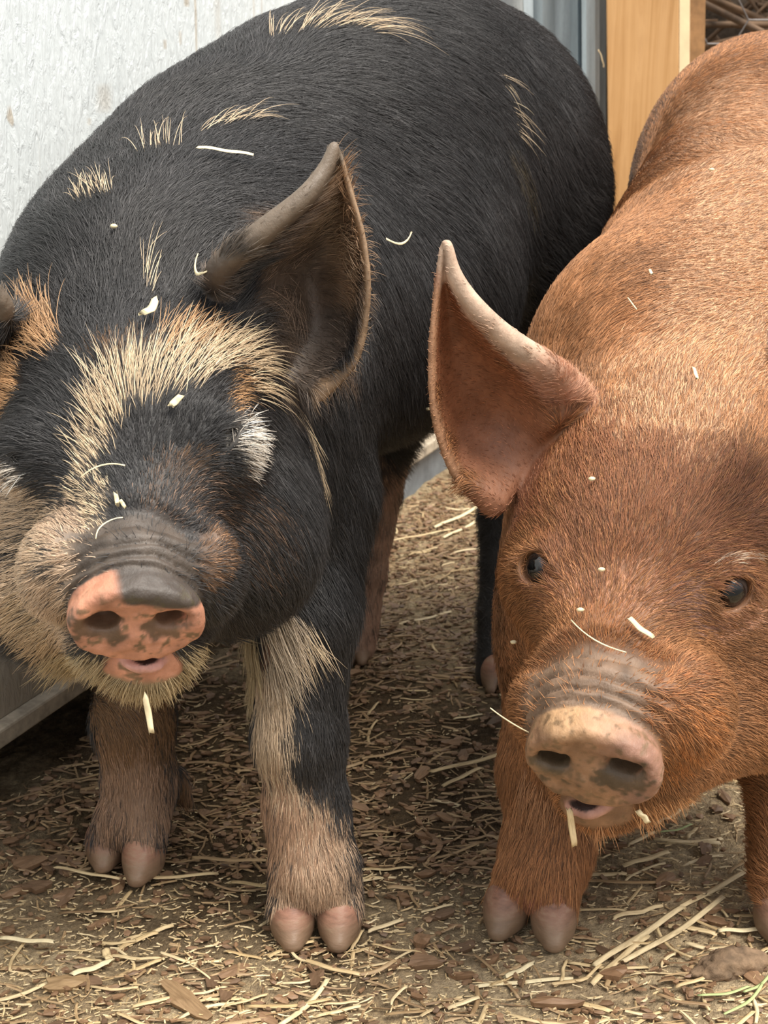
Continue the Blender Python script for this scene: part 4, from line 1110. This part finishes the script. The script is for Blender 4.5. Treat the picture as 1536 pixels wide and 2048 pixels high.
# hexagon netting
m_wire = plain('galvanised_wire', (.20, .185, .18), .45, 60, .25, .2, .0005, .5)
V, F = [], []
def tube(a, c, r, k=6):
    a, c = Vector(a), Vector(c); d = (c - a).normalized(); u = d.orthogonal().normalized(); w_ = d.cross(u); b0 = len(V)
    for p_ in (a, c):
        for j in range(k):
            t = 2 * PI * j / k; q = p_ + (u * math.cos(t) + w_ * math.sin(t)) * r; V.append(tuple(q))
    for j in range(k): F.append((b0 + j, b0 + (j + 1) % k, b0 + k + (j + 1) % k, b0 + k + j))
O = P(1497, 40, 2.60); hs = .044
for i in range(-2, 10):
    for j in range(-14, 8):
        cx = O.x - hs + i * hs * 3 + (0 if j % 2 == 0 else hs * 1.5); cz = O.z + j * hs * .866
        c = Vector((cx, 2.60, cz)); ang = [0, 60, 120]
        for t in (0, 60, -60):
            e0 = c + Vector((hs, 0, 0)) ; 
        A_ = c + Vector((hs, 0, 0)); B_ = c + Vector((hs * .5, 0, hs * .866)); C_ = c + Vector((-hs * .5, 0, hs * .866)); D_ = c + Vector((hs * 2, 0, 0))
        if A_.z < .05 or A_.x < P(1404, 0, 2.6).x: continue
        tube(A_, D_, .0017); tube(A_, B_, .0012); tube(B_ if False else c + Vector((hs * 2, 0, 0)), c + Vector((hs * 2.5, 0, hs * .866)), .0012)
o = mesh_obj('wire_netting', V, F, m_wire); tag(o, 'grey hexagonal wire netting behind the red pig', 'netting')
# brushwood pile behind the netting
rb_ = random.Random(8); V, F = [], []
for i in range(1500):
    x = rb_.uniform(.45, 2.0); y = rb_.uniform(2.8, 3.15); z = rb_.uniform(.0, 1.25) * (1.1 - (y - 2.8) * .2); l = rb_.uniform(.08, .35); a = rb_.uniform(-1.2, 1.2); t = rb_.uniform(-.9, .9)
    d = Vector((math.cos(a) * math.cos(t), math.sin(a) * math.cos(t) * .3, math.sin(t))) * l
    tube((x, y, max(z, .02)), (x + d.x, y + d.y, max(z + d.z, .02)), rb_.uniform(.002, .008), 5)
m_brush = plain('brown_brushwood', (.16, .10, .06), .85, 14, .7, .5, .003)
o = mesh_obj('brushwood', V, F, m_brush, smooth=True); tag(o, 'tangle of brown dry brushwood behind the wire netting', 'brushwood', kind='stuff')
m_backdrop = plain('dark_backdrop_brown', (.06, .042, .028), .95, 20, .6, .8, .02)  # added backdrop, dark so the bright sky does not show through
g = np.array([[x, 3.25 + .15 * math.sin(x * 3), z] for x in np.linspace(.2, 2.4, 60) for z in np.linspace(-.02, 1.5, 40)])
g[:, 1] += .25 * (vnoise(g, 6) - .5) + .10 * (vnoise(g, 18) - .5)
I = np.arange(len(g)).reshape(60, 40); F = np.stack([I[:-1, :-1], I[1:, :-1], I[1:, 1:], I[:-1, 1:]], -1).reshape(-1, 4)
g2 = g + [0, .25, 0]; F2 = np.concatenate([F, F[:, ::-1] + len(g)])
o = mesh_obj('dark_backdrop', np.concatenate([g, g2]), F2, m_backdrop); tag(o, 'added dark bank closing the view behind the brushwood', 'backdrop')

# ------------------------------------------------------------------ bits of straw stuck on the pigs
def stuck(skin, x0, y0, x1, y1, w_, label, mat=None, cat='straw', name='straw_bit', bend=.0, off=.0035, L=None):
    a, na = skin.at(x0, y0); c, nc = skin.at(x1, y1); a = Vector(a); c = Vector(c)
    if abs(a.y - c.y) > .05: c = Vector(P(x1, y1, a.y))
    n = (Vector(na) + Vector(nc)).normalized(); d = c - a; ln_ = max(d.length, .003); d.normalize(); n = (n - d * n.dot(d)).normalized(); t = n.cross(d)
    V, F = blade(ln_, w_, w_ * .4, bend, 0, 8, rs)
    o = bpy.data.objects.new(name, mk_mesh(name, V, F, mat or m_pale)); link(o)
    R = Matrix((d, t, n)).transposed().to_4x4(); o.matrix_world = Matrix.Translation((a + c) / 2 + n * off) @ R
    tag(o, label, cat); return o
def hang(x0, y0, x1, y1, Y, w_, label, mat=None, bend=0., name='straw_bit'):
    a, c = P(x0, y0, Y), P(x1, y1, Y - .005); d = (c - a); l = d.length; d.normalize(); n = Vector((0, -1, .2)); n = (n - d * n.dot(d)).normalized(); t = n.cross(d)
    V, F = blade(l, w_, w_ * .5, bend, 0, 10, rs); o = bpy.data.objects.new(name, mk_mesh(name, V, F, mat or m_pale)); link(o)
    o.matrix_world = Matrix.Translation((a + c) / 2) @ Matrix((d, t, n)).transposed().to_4x4(); tag(o, label, 'straw'); return o
stuck(SB, 392, 316, 500, 331, .0042, 'pale straw lying across the black pig\'s shoulder', bend=-.04, off=.009)
stuck(SB, 758, 497, 808, 484, .0020, 'small curved straw on the black flank beside the ear', bend=.15, off=.009)
stuck(SB, 406, 534, 425, 568, .0028, 'curled yellow straw at the base of the black ear', bend=.25, off=.008)
stuck(SB, 285, 660, 310, 632, .0060, 'torn yellow straw on the black pig\'s forehead', bend=.1, off=.012)
stuck(SB, 334, 822, 354, 803, .0048, 'short pale straw above the black pig\'s nose bridge', off=.008)
stuck(SB, 236, 994, 240, 1018, .0030, 'tiny upright straw above the black snout, left of a pair', off=.007)
stuck(SB, 243, 1004, 252, 1018, .0024, 'tiny slanting straw above the black snout, right of a pair', off=.007)
stuck(SB, 170, 955, 258, 932, .0010, 'hair-thin curved stalk below the black pig\'s blaze', bend=-.15, off=.009)
stuck(SB, 186, 1085, 240, 1042, .0011, 'hair-thin stalk along the top wrinkle of the black snout', bend=-.25, off=.005)
hang(290, 1390, 303, 1462, .815, .0044, 'pale straw hanging from the black pig\'s chin')
hang(1138, 1615, 1149, 1690, .85, .0048, 'tan straw hanging from the red pig\'s chin', m_straw)
hang(980, 1418, 1060, 1468, .865, .0010, 'hair-thin stalk sticking out left of the red snout', m_pale, .03)
stuck(SR, 1253, 1245, 1298, 1282, .0040, 'slanting pale straw on the red pig\'s nose bridge', bend=.05, off=.006)
stuck(SR, 1140, 1255, 1250, 1320, .0010, 'hair-thin stalk across the red pig\'s nose', bend=.08, off=.006)
stuck(SR, 1282, 1612, 1300, 1632, .0055, 'pale straw stub under the right side of the red snout', off=.006)
stuck(SR, 1384, 752, 1391, 774, .0026, 'tiny upright straw on the red forehead', off=.008)
stuck(SR, 1298, 555, 1304, 566, .0024, 'tiny straw bit on the red pig\'s neck', off=.008)
stuck(SR, 1258, 610, 1276, 634, .0010, 'thin slanting fibre on the red neck', off=.008)
for x, y, sk_, lb in [(1424, 350, SR, 'cream seed husk on the red pig\'s back'), (1190, 966, SR, 'cream seed husk on the red forehead'), (1168, 1227, SR, 'round cream crumb above the red snout'),
                      (1208, 1143, SR, 'small cream crumb between the red pig\'s eyes'), (848, 810, SB, 'white crumb beside the red ear'), (1040, 1280, SR, 'tiny crumb on the red left cheek'), (232, 463, SB, 'tiny crumb on the black neck')]:
    p, n = sk_.at(x, y); V, F = uv_sphere(.0017, 10, 6, (1.3, .8, .8)); V = [(v_[0] * (1 + .3 * rs.random()), v_[1], v_[2] * (1 + .3 * rs.random())) for v_ in V]
    o = bpy.data.objects.new('crumb', mk_mesh('crumb', V, F, m_pale)); link(o); o.location = Vector(p) + Vector(n) * .005; tag(o, lb, 'crumb')
